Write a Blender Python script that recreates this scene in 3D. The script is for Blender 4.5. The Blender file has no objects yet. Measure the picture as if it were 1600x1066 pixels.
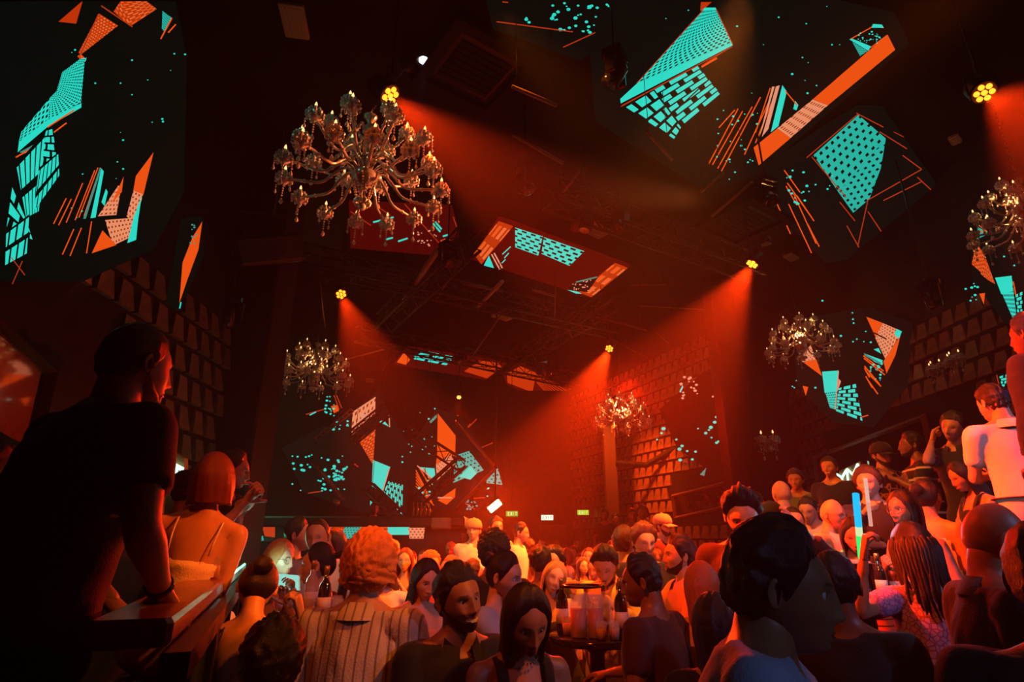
import bpy, math, random
import numpy as np
from mathutils import Vector, Matrix, Euler
random.seed(7); RNG = np.random.RandomState(11)
SC = bpy.context.scene; COL = SC.collection
# ---------------------------------------------------------------- camera, world, exposure
F = 900.0; PITCH = math.radians(19.1); EYE = 1.8
cam_d = bpy.data.cameras.new('camera'); cam = bpy.data.objects.new('camera', cam_d); COL.objects.link(cam)
cam_d.sensor_width = 36; cam_d.lens = 36*F/1600; cam_d.clip_start = .05; cam_d.clip_end = 100
cam.location = (0, 0, EYE); cam.rotation_euler = (math.pi/2+PITCH, 0, 0); SC.camera = cam
SC.view_settings.view_transform = 'Standard'; SC.view_settings.look = 'None'
SC.view_settings.exposure = 0.0; SC.view_settings.gamma = 1.0; SC.view_settings.use_curve_mapping = False
W = bpy.data.worlds.new('world'); SC.world = W; W.use_nodes = True
W.node_tree.nodes['Background'].inputs[0].default_value = (.002, .003, .002, 1)
SC.cycles.max_bounces = 4; SC.cycles.diffuse_bounces = 1; SC.cycles.glossy_bounces = 2; SC.cycles.transmission_bounces = 3
SC.cycles.transparent_max_bounces = 6; SC.cycles.volume_bounces = 0; SC.cycles.caustics_reflective = False; SC.cycles.caustics_refractive = False
SC.cycles.use_denoising = True; SC.cycles.volume_step_rate = 1; SC.cycles.sample_clamp_indirect = 3
SC.cycles.use_adaptive_sampling = False
CP, SP = math.cos(PITCH), math.sin(PITCH)
def ray(px, py):
    x, y = (px-800)/F, (533-py)/F
    return Vector((x, CP-y*SP, SP+y*CP))          # per unit camera depth
def at(px, py, zc): return Vector((0, 0, EYE))+ray(px, py)*zc
def onp(px, py, p0, n):                            # pixel ray meets a plane
    r = ray(px, py); n = Vector(n); o = Vector((0, 0, EYE))
    return o+r*((Vector(p0)-o).dot(n)/r.dot(n))
def atz(px, py, z): return onp(px, py, (0, 0, z), (0, 0, 1))
def aty(px, py, y): return onp(px, py, (0, y, 0), (0, 1, 0))
def proj(p):
    d = Vector(p)-Vector((0, 0, EYE)); zc = d.y*CP+d.z*SP; yc = d.z*CP-d.y*SP
    return 800+F*d.x/zc, 533-F*yc/zc, zc
# ---------------------------------------------------------------- lights of the club and unseen added washes
RED = (1, .012, .001); ORG = (1, .085, .008); BEAM = (1, .032, .0015); WASH = (1, .12, .006); CROWD = (1, .20, .010); AMB = (1, .15, .008)
def spot(name, loc, tgt, power, color, angle, blend=.4, size=.06):
    d = bpy.data.lights.new(name, 'SPOT'); o = bpy.data.objects.new(name, d); COL.objects.link(o)
    d.energy = power; d.color = color; d.spot_size = math.radians(angle); d.spot_blend = blend; d.shadow_soft_size = size
    o.location = loc; o.rotation_euler = (Vector(tgt)-Vector(loc)).to_track_quat('-Z', 'Y').to_euler(); return o
def point(name, loc, power, color, size=.1):
    d = bpy.data.lights.new(name, 'POINT'); o = bpy.data.objects.new(name, d); COL.objects.link(o)
    d.energy = power; d.color = color; d.shadow_soft_size = size; o.location = loc; return o
#LIGHTS
# thin theatrical haze fills the whole room
vs = W.node_tree.nodes.new('ShaderNodeVolumeScatter'); vs.inputs['Density'].default_value = .0055; vs.inputs['Anisotropy'].default_value = .6
W.node_tree.links.new(vs.outputs[0], W.node_tree.nodes['World Output'].inputs['Volume'])
# unseen spots put in to light crowd, near chandelier, tiled wall and haze
spot('unseen_wash_light', (-1.6, -.6, 6.2), (1.2, 6.0, 1.4), 900, WASH, 52, .8, .15)
spot('unseen_wash_light', (2.2, 4.1, 6.7), (0.2, 6.4, 1.4), 3800, CROWD, 50, .8, .15)
spot('unseen_wash_light', (2.4, 1.9, 4.4), (-1.45, 2.8, 1.8), 900, WASH, 17, .5, .12)
spot('unseen_wash_light', (2.3, 5.6, 5.4), (-1.25, 4.3, 4.9), 3200, (1, .2, .05), 22, .5, .1)  # unseen spot added to brighten the near chandelier
spot('unseen_wash_light', (-.2, 4.2, 6.6), (4.4, 6.0, 2.1), 1500, CROWD, 42, .8, .15)
spot('unseen_wash_light', (1.6, 12.6, 5.2), (3.5, 14.4, 2.6), 1700, WASH, 60, .9, .15)  # unseen spot added to brighten the tiled wall
spot('red_fog_light', (2.9, 14.4, 5.6), (2.0, 8.0, 2.0), 3000, RED, 60, 1.0, .2)  # unseen spot added to redden the haze at the back
spot('cool_wash_light', (5.9, -.9, 4.9), (2.6, 3.3, 1.8), 300, (.42, .5, 1), 50, .6, .1)
spot('cool_wash_light', (1.9, -.7, 2.9), (.62, 1.15, 1.35), 24, (.4, .55, 1), 36, .6, .08)
spot('cyan_wash_light', (-2.9, 2.6, 6.6), (-1.25, 4.3, 4.9), 35, (.2, 1, .7), 30, .6, .08)
spot('cool_wash_light', (1.9, -1.6, 5.2), (3.3, 3.9, 2.35), 230, (.6, .55, 1), 15, .6, .08)
spot('unseen_wash_light', (2.6, 1.0, 5.0), (-.5, 2.3, 1.6), 520, CROWD, 20, .6, .12)
spot('green_wash_light', (-6.0, 9.5, 5.4), (-3.2, 7.5, 1.4), 400, (.1, 1, .45), 80, .7, .1)
#ENDLIGHTS
# ---------------------------------------------------------------- materials
MATS = {}
def lin(c):
    return tuple((v/12.92 if v <= .04045 else ((v+.055)/1.055)**2.4) for v in c)
def H(s): return lin(tuple(int(s[i:i+2], 16)/255 for i in (0, 2, 4)))
def mat(name, col, rough=.6, metal=0, bump=0, bscale=40, stretch=(1, 1, 1), vary=.0, spec=.5, trans=0, alpha=1, coat=0, sheen=0):
    if name in MATS: return MATS[name]
    m = bpy.data.materials.new(name); m.use_nodes = True; nt = m.node_tree; b = nt.nodes['Principled BSDF']
    b.inputs['Base Color'].default_value = (*col, 1); b.inputs['Roughness'].default_value = rough
    b.inputs['Metallic'].default_value = metal; b.inputs['Specular IOR Level'].default_value = spec
    b.inputs['Transmission Weight'].default_value = trans; b.inputs['Coat Weight'].default_value = coat
    b.inputs['Sheen Weight'].default_value = sheen; b.inputs['Alpha'].default_value = alpha
    if bump or vary:
        tc = nt.nodes.new('ShaderNodeTexCoord'); mp = nt.nodes.new('ShaderNodeMapping'); mp.inputs['Scale'].default_value = stretch
        nz = nt.nodes.new('ShaderNodeTexNoise'); nz.inputs['Scale'].default_value = bscale; nz.inputs['Detail'].default_value = 3
        nt.links.new(tc.outputs['Object'], mp.inputs[0]); nt.links.new(mp.outputs[0], nz.inputs['Vector'])
        if bump:
            bp = nt.nodes.new('ShaderNodeBump'); bp.inputs['Strength'].default_value = bump; bp.inputs['Distance'].default_value = .01
            nt.links.new(nz.outputs[0], bp.inputs['Height']); nt.links.new(bp.outputs[0], b.inputs['Normal'])
        if vary:
            rp = nt.nodes.new('ShaderNodeValToRGB'); e = rp.color_ramp.elements
            e[0].position = .3; e[1].position = .7
            e[0].color = (*[c*(1-vary) for c in col], 1); e[1].color = (*[min(1, c*(1+vary)) for c in col], 1)
            nt.links.new(nz.outputs[0], rp.inputs[0]); nt.links.new(rp.outputs[0], b.inputs['Base Color'])
    MATS[name] = m; return m
def emit(name, col, s=1.0):
    if name in MATS: return MATS[name]
    m = bpy.data.materials.new(name); m.use_nodes = True; nt = m.node_tree
    e = nt.nodes.new('ShaderNodeEmission'); e.inputs[0].default_value = (*col, 1); e.inputs[1].default_value = s
    nt.nodes.remove(nt.nodes['Principled BSDF']); nt.links.new(e.outputs[0], nt.nodes['Material Output'].inputs[0]); MATS[name] = m; return m
def emit_brick(name, c1, c2, mortar, ms=.25, s=1.0, offs=.5, squash=1.0):   # LED image: UV x,y in cells
    if name in MATS: return MATS[name]
    m = emit(name, c1, s); nt = m.node_tree; e = [n for n in nt.nodes if n.type == 'EMISSION'][0]
    tc = nt.nodes.new('ShaderNodeUVMap'); b = nt.nodes.new('ShaderNodeTexBrick')
    b.inputs['Color1'].default_value = (*c1, 1); b.inputs['Color2'].default_value = (*c2, 1); b.inputs['Mortar'].default_value = (*mortar, 1)
    b.inputs['Scale'].default_value = 1; b.inputs['Mortar Size'].default_value = ms; b.inputs['Brick Width'].default_value = 1; b.inputs['Row Height'].default_value = 1
    b.inputs['Mortar Smooth'].default_value = .05; b.offset = offs
    nt.links.new(tc.outputs[0], b.inputs['Vector']); nt.links.new(b.outputs['Color'], e.inputs[0]); return m
# ---------------------------------------------------------------- mesh helpers
class MB:
    def __init__(s): s.v = []; s.f = []; s.mi = []; s.n = 0
    def add(s, v, f, mi=0):
        v = np.asarray(v, float).reshape(-1, 3); s.v.append(v)
        s.f += [tuple(i+s.n for i in q) for q in f]; s.mi += [mi]*len(f); s.n += len(v); return s
    def V(s): return np.concatenate(s.v) if s.v else np.zeros((0, 3))
    def mesh(s, name, smooth=True):
        me = bpy.data.meshes.new(name); me.from_pydata(s.V().tolist(), [], s.f)
        if any(s.mi): me.polygons.foreach_set('material_index', s.mi)
        me.polygons.foreach_set('use_smooth', [smooth]*len(s.f)); me.update(); return me
    def box(s, c, h, R=None, mi=0, bev=0):
        hx, hy, hz = h
        if bev <= 0:
            v = np.array([[x*hx, y*hy, z*hz] for z in (-1, 1) for y in (-1, 1) for x in (-1, 1)])
            f = [(0, 2, 3, 1), (4, 5, 7, 6), (0, 1, 5, 4), (2, 6, 7, 3), (0, 4, 6, 2), (1, 3, 7, 5)]
        else:
            b = min(bev, hx*.9, hy*.9, hz*.9); v = []; f = []
            ring = lambda z, k: [(x*(hx-k if a else hx-k-0)+0, 0, 0) for x in ()]
            def oct_(z, ins):
                X, Y = hx-ins, hy-ins; bb = b
                return [(X, -Y+bb, z), (X, Y-bb, z), (X-bb, Y, z), (-X+bb, Y, z), (-X, Y-bb, z), (-X, -Y+bb, z), (-X+bb, -Y, z), (X-bb, -Y, z)]
            rs = [oct_(-hz, b*.7), oct_(-hz+b, 0), oct_(hz-b, 0), oct_(hz, b*.7)]
            for r in rs: v += r
            for k in range(3):
                for i in range(8): f.append((k*8+i, k*8+(i+1) % 8, k*8+8+(i+1) % 8, k*8+8+i))
            f.append(tuple(range(7, -1, -1))); f.append(tuple(range(24, 32))); v = np.array(v)
        if R is not None: v = v @ np.array(R).T
        return s.add(v+np.array(c), f, mi)
    def tube(s, P, r, n=8, ref=None, mi=0, cap=True):
        v, f = loft(P, r, n, ref, cap); return s.add(v, f, mi)
    def ball(s, c, r, n=10, m=7, mi=0):
        v = []; r = np.array(r)*np.ones(3)
        for j in range(1, m):
            t = math.pi*j/m
            for i in range(n):
                a = 2*math.pi*i/n; v.append((math.sin(t)*math.cos(a), math.sin(t)*math.sin(a), math.cos(t)))
        v += [(0, 0, 1), (0, 0, -1)]; f = []
        for j in range(m-2):
            for i in range(n): f.append((j*n+i, (j+1)*n+i, (j+1)*n+(i+1) % n, j*n+(i+1) % n))
        N = (m-1)*n
        for i in range(n): f.append((N, i, (i+1) % n)); f.append((N+1, (m-2)*n+(i+1) % n, (m-2)*n+i))
        return s.add(np.array(v)*r+np.array(c), f, mi)
    def lathe(s, c, prof, n=16, mi=0, R=None):
        v = [(r*math.cos(2*math.pi*i/n), r*math.sin(2*math.pi*i/n), z) for r, z in prof for i in range(n)]; f = []
        for k in range(len(prof)-1):
            for i in range(n): f.append((k*n+i, k*n+(i+1) % n, k*n+n+(i+1) % n, k*n+n+i))
        if prof[0][0] > 1e-4: f.append(tuple(range(n-1, -1, -1)))
        if prof[-1][0] > 1e-4: f.append(tuple((len(prof)-1)*n+i for i in range(n)))
        v = np.array(v)
        if R is not None: v = v @ np.array(R).T
        return s.add(v+np.array(c), f, mi)
def unit(a):
    a = np.asarray(a, float); return a/(np.linalg.norm(a)+1e-12)
def loft(P, R, n=12, ref=None, cap=True):
    P = np.asarray(P, float); k = len(P)
    if np.isscalar(R) or (isinstance(R, tuple) and len(R) == 2): R = [R]*k
    R = [(r, r) if np.isscalar(r) else r for r in R]
    T = [unit(P[min(i+1, k-1)]-P[max(i-1, 0)]) for i in range(k)]
    u = np.asarray(ref if ref is not None else ((1, 0, 0) if abs(T[0][0]) < .8 else (0, 1, 0)), float)
    V = []; ang = np.arange(n)*2*math.pi/n
    for i in range(k):
        u0 = u if ref is None else np.asarray(ref, float)
        u = unit(u0-T[i]*np.dot(u0, T[i])); w = np.cross(T[i], u)
        V.append(P[i]+np.outer(np.cos(ang), u)*R[i][0]+np.outer(np.sin(ang), w)*R[i][1])
    Fc = []
    for i in range(k-1):
        for j in range(n): Fc.append((i*n+j, i*n+(j+1) % n, (i+1)*n+(j+1) % n, (i+1)*n+j))
    if cap: Fc.append(tuple(range(n-1, -1, -1))); Fc.append(tuple((k-1)*n+j for j in range(n)))
    return np.concatenate(V), Fc
def obj(name, me, mats, parent=None, loc=None):
    o = bpy.data.objects.new(name, me); COL.objects.link(o)
    if not isinstance(mats, (list, tuple)): mats = [mats]
    if len(me.materials) == 0:
        for m in mats: me.materials.append(m)
    if parent: o.parent = parent
    if loc is not None: o.location = loc
    return o
def build(mb, name, mats, parent=None, smooth=True, loc=None): return obj(name, mb.mesh(name, smooth), mats, parent, loc)
def tag(o, label, cat, group=None, kind=None):
    o['label'] = label; o['category'] = cat
    if group: o['group'] = group
    if kind: o['kind'] = kind
    return o
def empty(name, loc=(0, 0, 0), rz=0):
    o = bpy.data.objects.new(name, None); COL.objects.link(o); o.location = loc; o.rotation_euler = (0, 0, rz); o.empty_display_size = .1; return o
def struct(mb, name, m, smooth=False, parent=None):
    o = build(mb, name, m, parent, smooth); o['kind'] = 'structure'; return o
def copy_tree(o, parent=None):
    c = o.copy(); COL.objects.link(c); c.parent = parent
    for ch in KIDS(o): copy_tree(ch, c)
    return c
_kids = {}
def KIDS(o):
    return [c for c in o.children]
def rot_to(d, up=(0, 0, 1)):          # matrix whose Z is d
    z = unit(d); x = np.cross(up, z)
    x = unit(x) if np.linalg.norm(x) > 1e-3 else np.array((1., 0, 0)); return np.array([x, np.cross(z, x), z]).T
# ================================================================= setting
m_dark = mat('dark_wall_paint', (.006, .005, .0045), .7, bump=.2, bscale=6, spec=.2)
m_ceil = mat('black_ceiling_paint', (.0035, .003, .0028), .8, bump=.2, bscale=4, spec=.15)
m_floor = mat('dark_floor', (.03, .022, .02), .35, bump=.15, bscale=9, vary=.4)
m_tile = mat('bronze_tile', (.17, .08, .05), .5, bump=.25, bscale=14, vary=.3)
m_black = mat('black_metal', (.008, .008, .009), .4, metal=.3, spec=.3)
m_iron = mat('dark_painted_steel', (.02, .018, .018), .45, metal=.4)
m_gloss = mat('black_gloss', (.01, .01, .011), .12)
ZC = 7.05
def wall(name, a, b, z0=-.1, z1=ZC, th=.12, side=1):
    a, b = np.array(a, float), np.array(b, float); d = unit(b-a); n = np.array((-d[1], d[0]))*side
    mb = MB(); q = [a, b, b+n*th, a+n*th]
    v = [(p[0], p[1], z) for z in (z0, z1) for p in q]
    mb.add(v, [(0, 1, 2, 3), (7, 6, 5, 4), (0, 4, 5, 1), (1, 5, 6, 2), (2, 6, 7, 3), (3, 7, 4, 0)])
    return struct(mb, name, m_dark)
mb = MB(); mb.box((-.5, 8, -.05), (7.6, 10.6, .05)); struct(mb, 'floor', m_floor)
mb = MB(); mb.box((-.5, 8, ZC+.05), (7.6, 10.6, .05)); struct(mb, 'ceiling', m_ceil)
WL = wall('wall_left', (-3.5, -2.4), (-3.5, 7), side=1)
wall('wall_left_return', (-3.5, 7), (-7.6, 7), side=1); wall('wall_left_far', (-7.6, 7), (-7.6, 18.2), side=1)
wall('wall_back', (-7.6, 18.2), (1.84, 18.2), side=1)
A2, B2 = np.array((1.84, 18.2)), np.array((4.58, 11.5)); W2 = wall('wall_angled', A2, B2, side=1)
wall('wall_jog', B2, (6.5, 13.3), side=1)
W3 = wall('wall_right', (6.5, 13.3), (6.5, -2.4), side=1); wall('wall_front', (6.5, -2.4), (-3.5, -2.4), side=1)
# folded relief tiles on the walls
tm = MB()
def tile_mesh(w=.25, h=.25):
    v = [(-w*.48, 0, 0), (w*.48, 0, 0), (w*.30, 0, h), (-w*.30, 0, h), (-w*.48, -.06, .0), (w*.48, -.045, .0), (w*.30, -.012, h*.97), (-w*.30, -.02, h*.97)]
    m = MB(); m.add(v, [(4, 5, 6, 7), (0, 4, 7, 3), (1, 2, 6, 5), (0, 1, 5, 4), (3, 7, 6, 2)]); return m
TM = tile_mesh().mesh('wall_tile', False); TM.materials.append(m_tile)
def tiles(wobj, a, d, n, ncol, zs, sp=.28, limit=300, skip=None):
    """a: start (x,y); d: unit direction along the wall; n: into the room"""
    a, d, n = map(lambda q: np.array(q, float), (a, d, n)); ang = math.atan2(d[1], d[0]); cnt = 0; far = MB(); tv = np.array([q.co for q in TM.vertices]); tf = [tuple(p.vertices) for p in TM.polygons]
    s = 1 if np.dot(np.array((d[1], -d[0])), n) > 0 else -1
    for r, z in enumerate(zs):
        for c in range(ncol):
            p = a+d*(c+.5+(.5 if r % 2 else 0)-.25)*sp
            if skip and skip(c*sp, z): continue
            R = Euler((0, 0, ang if s > 0 else ang+math.pi)).to_matrix()
            if cnt < limit:
                o = bpy.data.objects.new('wall_tile', TM); COL.objects.link(o); o.parent = wobj
                o.location = (p[0], p[1], z); o.rotation_euler = (random.uniform(-.05, .05), 0, ang if s > 0 else ang+math.pi); cnt += 1
            else: far.add(tv @ np.array(R).T+np.array((p[0], p[1], z)), tf)
    if far.n: o = build(far, 'wall_tile_field', m_tile, wobj, False); o['kind'] = 'stuff'
d2 = (B2-A2)/np.linalg.norm(B2-A2); n2 = np.array((d2[1], -d2[0])); n2 = n2 if n2[0] < 0 else -n2
tiles(W2, A2+d2*.1, d2, n2, 24, [1.55+.29*k for k in range(16)], limit=300, skip=lambda u, z: (u > 4.5 and 1.9 < z < 3.1) )
tiles(WL, (-3.5, 2.6), (0, 1), (1, 0), 15, [1.75+.29*k for k in range(9)], limit=290, skip=lambda u, z: (u < 2.1 and z < 3.6))
tiles(W3, (6.5, 13.1), (0, -1), (-1, 0), 27, [1.9+.29*k for k in range(11)], limit=290, skip=lambda u, z: (1.1 < u < 5.1 and z < 3.9))
# raised platforms
m_plat = mat('platform_carpet', (.02, .015, .015), .9)
pp = [(-3.45, .5), (-.5, .5), (-.7, 1.1), (-2.1, 4.7), (-2.4, 6.8), (-3.45, 6.8)]; mb = MB(); mb.add([(x, y, z) for z in (0, .66) for x, y in pp], [tuple(range(5, -1, -1)), tuple(range(6, 12))]+[(i, (i+1) % 6, 6+(i+1) % 6, 6+i) for i in range(6)]); tag(struct(mb, 'platform', m_plat), 'raised black platform along the left wall behind the rail', 'platform')
mb = MB(); mb.box((4.9, 7.0, .5), (1.57, 4.6, .5)); tag(struct(mb, 'platform', m_plat), 'raised black seating platform along the right wall', 'platform')
mb = MB(); mb.box((2.78, 7.2, .2), (.54, 4.0, .2)); tag(struct(mb, 'step', m_plat), 'low step in front of the right seating platform', 'step')
mb = MB(); mb.box((-.2, 7.5, .175), (.95, .6, .175)); tag(struct(mb, 'podium', m_plat), 'low podium under the three men in white shirts', 'podium')
# columns
def column(name, x, y, w, z0, z1, label, m=m_dark):
    mb = MB(); mb.box((0, 0, (z1-z0)/2), (w/2, w/2, (z1-z0)/2), bev=.02); o = build(mb, name, m, None, False, (x, y, z0)); tag(o, label, 'column', kind='structure')
    return o
column('column', -3.35, 7.1, .62, 0, ZC, 'black square column at the end of the left wall')
p = aty(957, 800, 14.2); column('column', p.x, 14.2, .3, 0, 5.0, 'slim dark column below the chandelier on the tiled wall side', mat('brown_column', (.05, .02, .015), .5))
mb = MB(); a = onp(962, 724, (p.x, 14.0, 0), (0, 1, 0)); pts = [a, onp(1010, 727, a, (0, 1, 0)), onp(1065, 695, a+Vector((0, -.6, 0)), (0, 1, 0))]
mb.tube([tuple(q) for q in pts], (.07, .07), 4); tag(build(mb, 'bracket_beam', m_iron, None, False), 'dark bent beam reaching from the slim column across the tiled wall', 'beam')
column('column', 4.35, 11.2, .5, 0, ZC, 'black square column beside the far wall mirror')
# ================================================================= LED screens (flat lit images on thin panels)
TEAL = H('27dcc6'); TEAL2 = H('1fb3a0'); TEALD = H('0f5f57'); LOR = H('ee5212'); LOR2 = H('d9470f'); PNK = H('f09a78'); DK = (.001, .003, .002); DRD = H('2a0302')
em = {'t': emit('led_teal', TEAL), 'o': emit('led_orange', LOR), 'p': emit('led_salmon', PNK, .9), 'g': emit('led_muted_teal', H('4a9a8a'), .8), 'r': emit('led_red_line', H('c23a14'), .8),
      'k': emit('led_black', DK), 'd': emit('led_dark_red', H('4a0503')),
      'tw': emit_brick('led_teal_windows', DK, DK, TEAL, .24), 'ts': emit_brick('led_teal_slabs', TEAL, TEAL, DK, .13), 'ow': emit_brick('led_orange_windows', H('b3300a'), H('7a1d06'), H('e98f66'), .3),
      'ol': emit_brick('led_orange_lined', H('f2703a'), LOR, H('b8360a'), .2), 'tv': emit_brick('led_dim_teal_windows', DK, DK, TEAL2, .3), 'od': emit('led_amber', H('c9360a'), .9)}
m_panel = mat('led_panel_face', (.002, .003, .002), .5, spec=.15)
def hang(root, p, top=ZC, r=.006, loc=True):
    p = Vector(p); mb = MB(); o = root.matrix_basis.inverted() if False else None; M = Matrix.LocRotScale(root.location, root.rotation_euler, root.scale).inverted(); a, b = M @ p, M @ Vector((p.x, p.y, top)); mb.tube([tuple(a), tuple(b)], r, 6); build(mb, 'hanging_cable', m_black, root)
class Screen:
    """one LED surface: shapes are traced on the panel's own plane, a few mm proud of it"""
    def __init__(s, label, p0, n, outline, bg='k', th=.06, name='led_screen', group=None):
        s.p0, s.n = Vector(p0), Vector(n).normalized()
        if s.n.dot(Vector((0, 0, EYE))-s.p0) < 0: s.n = -s.n
        s.k = 0; q = [onp(x, y, s.p0, s.n) for x, y in outline]
        c = sum(q, Vector())/len(q); s.c = c; s.root = empty(name, c); tag(s.root, label, 'screen', group)
        mb = MB(); m = len(q); v = [tuple(a-c) for a in q]+[tuple(a-c-s.n*th) for a in q]
        mb.add(v, [tuple(range(m)), tuple(range(2*m-1, m-1, -1))]+[(i, (i+1) % m, m+(i+1) % m, m+i) for i in range(m)])
        build(mb, 'panel', em[bg] if bg != 'x' else m_panel, s.root, False)
        if abs(s.n.z) < .5 and abs(s.n.y) > .9 and c.y > 11 or (abs(s.n.z) > .9 and c.z < 6.7):
            for a_ in (max(q, key=lambda v: v.x*.4+v.z), min(q, key=lambda v: v.x-v.z)): hang(s.root, a_-s.n*.03*(abs(s.n.z) < .5)+Vector((0, .02, 0)))
    def lift(s): s.k += 1; return s.n*(.004+.0012*s.k)
    def poly(s, m, pts, cell=(8, 8), ang=0):
        pts = [tuple(p) for p in pts]; lf = s.lift(); mb = MB(); uv = []
        P = lambda x, y: tuple(onp(x, y, s.p0, s.n)+lf-s.c)
        cpx = (sum(p[0] for p in pts)/len(pts), sum(p[1] for p in pts)/len(pts)); ca, sa = math.cos(math.radians(ang)), math.sin(math.radians(ang))
        UVf = lambda x, y: (((x-cpx[0])*ca+(y-cpx[1])*sa)/cell[0]+50, (-(x-cpx[0])*sa+(y-cpx[1])*ca)/cell[1]+50)
        mb.add([P(*p) for p in pts], [tuple(range(len(pts)))]); uv = [UVf(*p) for p in pts]
        me = mb.mesh('lit_shape', False); l = me.uv_layers.new(name='UVMap')
        l.data.foreach_set('uv', [c for u in uv for c in u]); obj('lit_shape', me, em[m], s.root)
    def quad(s, m, pts, nu, nv, sh=0):          # bilinear quad with nu x nv cells (perspective windows)
        lf = s.lift(); a, b, c, d = [np.array(p, float) for p in pts]; N = 6; v = []; uv = []
        for j in range(N+1):
            for i in range(N+1):
                x, y = i/N, j/N; p = (a*(1-x)+b*x)*(1-y)+(d*(1-x)+c*x)*y
                v.append(tuple(onp(p[0], p[1], s.p0, s.n)+lf-s.c)); uv.append((x*nu+50+sh*y, y*nv+50))
        f = [(j*(N+1)+i, j*(N+1)+i+1, (j+1)*(N+1)+i+1, (j+1)*(N+1)+i) for j in range(N) for i in range(N)]
        mb = MB(); mb.add(v, f); me = mb.mesh('lit_shape', False); l = me.uv_layers.new(name='UVMap')
        l.data.foreach_set('uv', [q for ff in f for k in ff for q in uv[k]]); obj('lit_shape', me, em[m], s.root)
    def lines(s, m, segs, w=1.6):
        lf = s.lift()
        for x0, y0, x1, y1 in segs:
            mb = MB()
            d = np.array((x1-x0, y1-y0), float); L = np.linalg.norm(d)+1e-6; n = np.array((-d[1], d[0]))/L*w/2
            q = [(x0+n[0], y0+n[1]), (x1+n[0], y1+n[1]), (x1-n[0], y1-n[1]), (x0-n[0], y0-n[1])]
            mb.add([tuple(onp(x, y, s.p0, s.n)+lf-s.c) for x, y in q], [(0, 1, 2, 3)])
            build(mb, 'lit_line', em[m], s.root, False)
    def dots(s, m, box, n, r=1.5, seed=0, pts=None):
        R = random.Random(seed); lf = s.lift(); mb = MB(); x0, y0, x1, y1 = box
        L = pts or [(R.uniform(x0, x1), R.uniform(y0, y1)) for _ in range(n)]
        for x, y in L:
            rr = r*R.uniform(.5, 1.3)
            mb.add([tuple(onp(x+rr*1.3*math.cos(a), y+rr*math.sin(a), s.p0, s.n)+lf-s.c) for a in np.arange(6)*math.pi/3], [tuple(range(6))])
        o = build(mb, 'lit_dots', em[m], s.root, False); o['kind'] = 'stuff'
# --- left wall screen
S = Screen('tall LED wall screen upper left with turquoise skyscrapers and orange blocks', (-3.44, 0, 0), (1, 0, 0), [(2, 2), (275, 2), (292, 90), (288, 300), (240, 390), (130, 440), (2, 440)])
S.poly('od', [(90, 34), (125, 4), (128, 2), (118, 37)]); S.quad('ol', [(187, 2), (228, 2), (244, 14), (203, 41)], 3, 10); S.poly('ol', [(187, 2), (203, 41), (176, 18)], (10, 4), 60)
S.quad('ol', [(153, 21), (183, 40), (124, 86), (121, 82)], 6, 16)
S.poly('o', [(119, 88), (124, 84), (133, 93), (131, 97)]); S.lines('r', [(122, 88, 152, 22), (156, 9, 205, 42), (120, 89, 130, 97)], 2)
S.quad('tw', [(95, 112), (130, 94), (124, 160), (86, 142)], 14, 12); S.quad('tw', [(86, 142), (124, 160), (70, 190), (76, 152)], 10, 8)
S.quad('tw', [(76, 152), (72, 188), (26, 222), (30, 206)], 4, 7); S.poly('t', [(26, 222), (70, 188), (124, 161), (124, 168), (70, 199), (24, 238)])
S.poly('tw', [(122, 92), (132, 90), (130, 96), (95, 112)], (3, 3)); S.poly('g', [(26, 238), (60, 220), (62, 224), (36, 240)])
S.lines('o', [(70, 199, 112, 172), (80, 207, 100, 192), (20, 246, 64, 222)], 2.2)
S.quad('ts', [(68, 203), (78, 200), (87, 273), (52, 265)], 1.5, 6); S.quad('ts', [(20, 256), (66, 206), (56, 330), (36, 340)], 5, 1.8, .6)
S.quad('ts', [(56, 262), (86, 238), (88, 274), (48, 330)], 5, 1.6, .5); S.quad('ts', [(14, 290), (36, 345), (46, 376), (4, 360)], 1.4, 3, .4); S.quad('ts', [(4, 362), (40, 335), (36, 400), (2, 418)], 3, 2, .5)
S.lines('o', [(98, 310, 78, 350), (106, 311, 86, 352), (124, 286, 98, 348), (148, 262, 118, 340), (143, 266, 112, 344), (138, 346, 130, 396), (110, 358, 92, 398), (122, 356, 104, 400), (152, 262, 126, 338)], 1.8)
S.poly('t', [(153, 263), (157, 268), (144, 340), (136, 341)]); S.poly('t', [(160, 295), (163, 300), (158, 322), (153, 316)]); S.poly('g', [(150, 262), (153, 263), (128, 342), (124, 342)])
S.quad('ow', [(179, 290), (184, 292), (176, 336), (147, 338)], 4, 7, .5); S.quad('ow', [(203, 297), (218, 304), (205, 350), (192, 338)], 3, 6, .5); S.quad('ow', [(158, 344), (207, 340), (204, 368), (170, 384)], 8, 5, .5)
S.poly('o', [(187, 276), (184, 300), (168, 318)]); S.poly('o', [(234, 238), (218, 304), (202, 298), (206, 275)]); S.poly('o', [(153, 360), (175, 383), (136, 396)]); S.poly('t', [(215, 305), (209, 345), (206, 375), (192, 380), (202, 340)])
S.lines('r', [(30, 430, 8, 402), (26, 408, 10, 444)], 1.5)
S.dots('t', (40, 50, 280, 380), 0, 1.3, 1, [(104, 82), (109, 78), (199, 94), (224, 125), (181, 130), (199, 148), (266, 84), (283, 85), (260, 110), (181, 207), (185, 219), (176, 253), (185, 264), (174, 279), (121, 272), (141, 130), (231, 191), (247, 186), (248, 190), (103, 325), (112, 340), (120, 330)])
S.poly('tv', [(247, 17), (262, 28), (250, 50), (246, 45)], (3, 3), 45); S.lines('o', [(262, 28, 244, 61), (268, 38, 256, 51)], 2.2)
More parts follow.
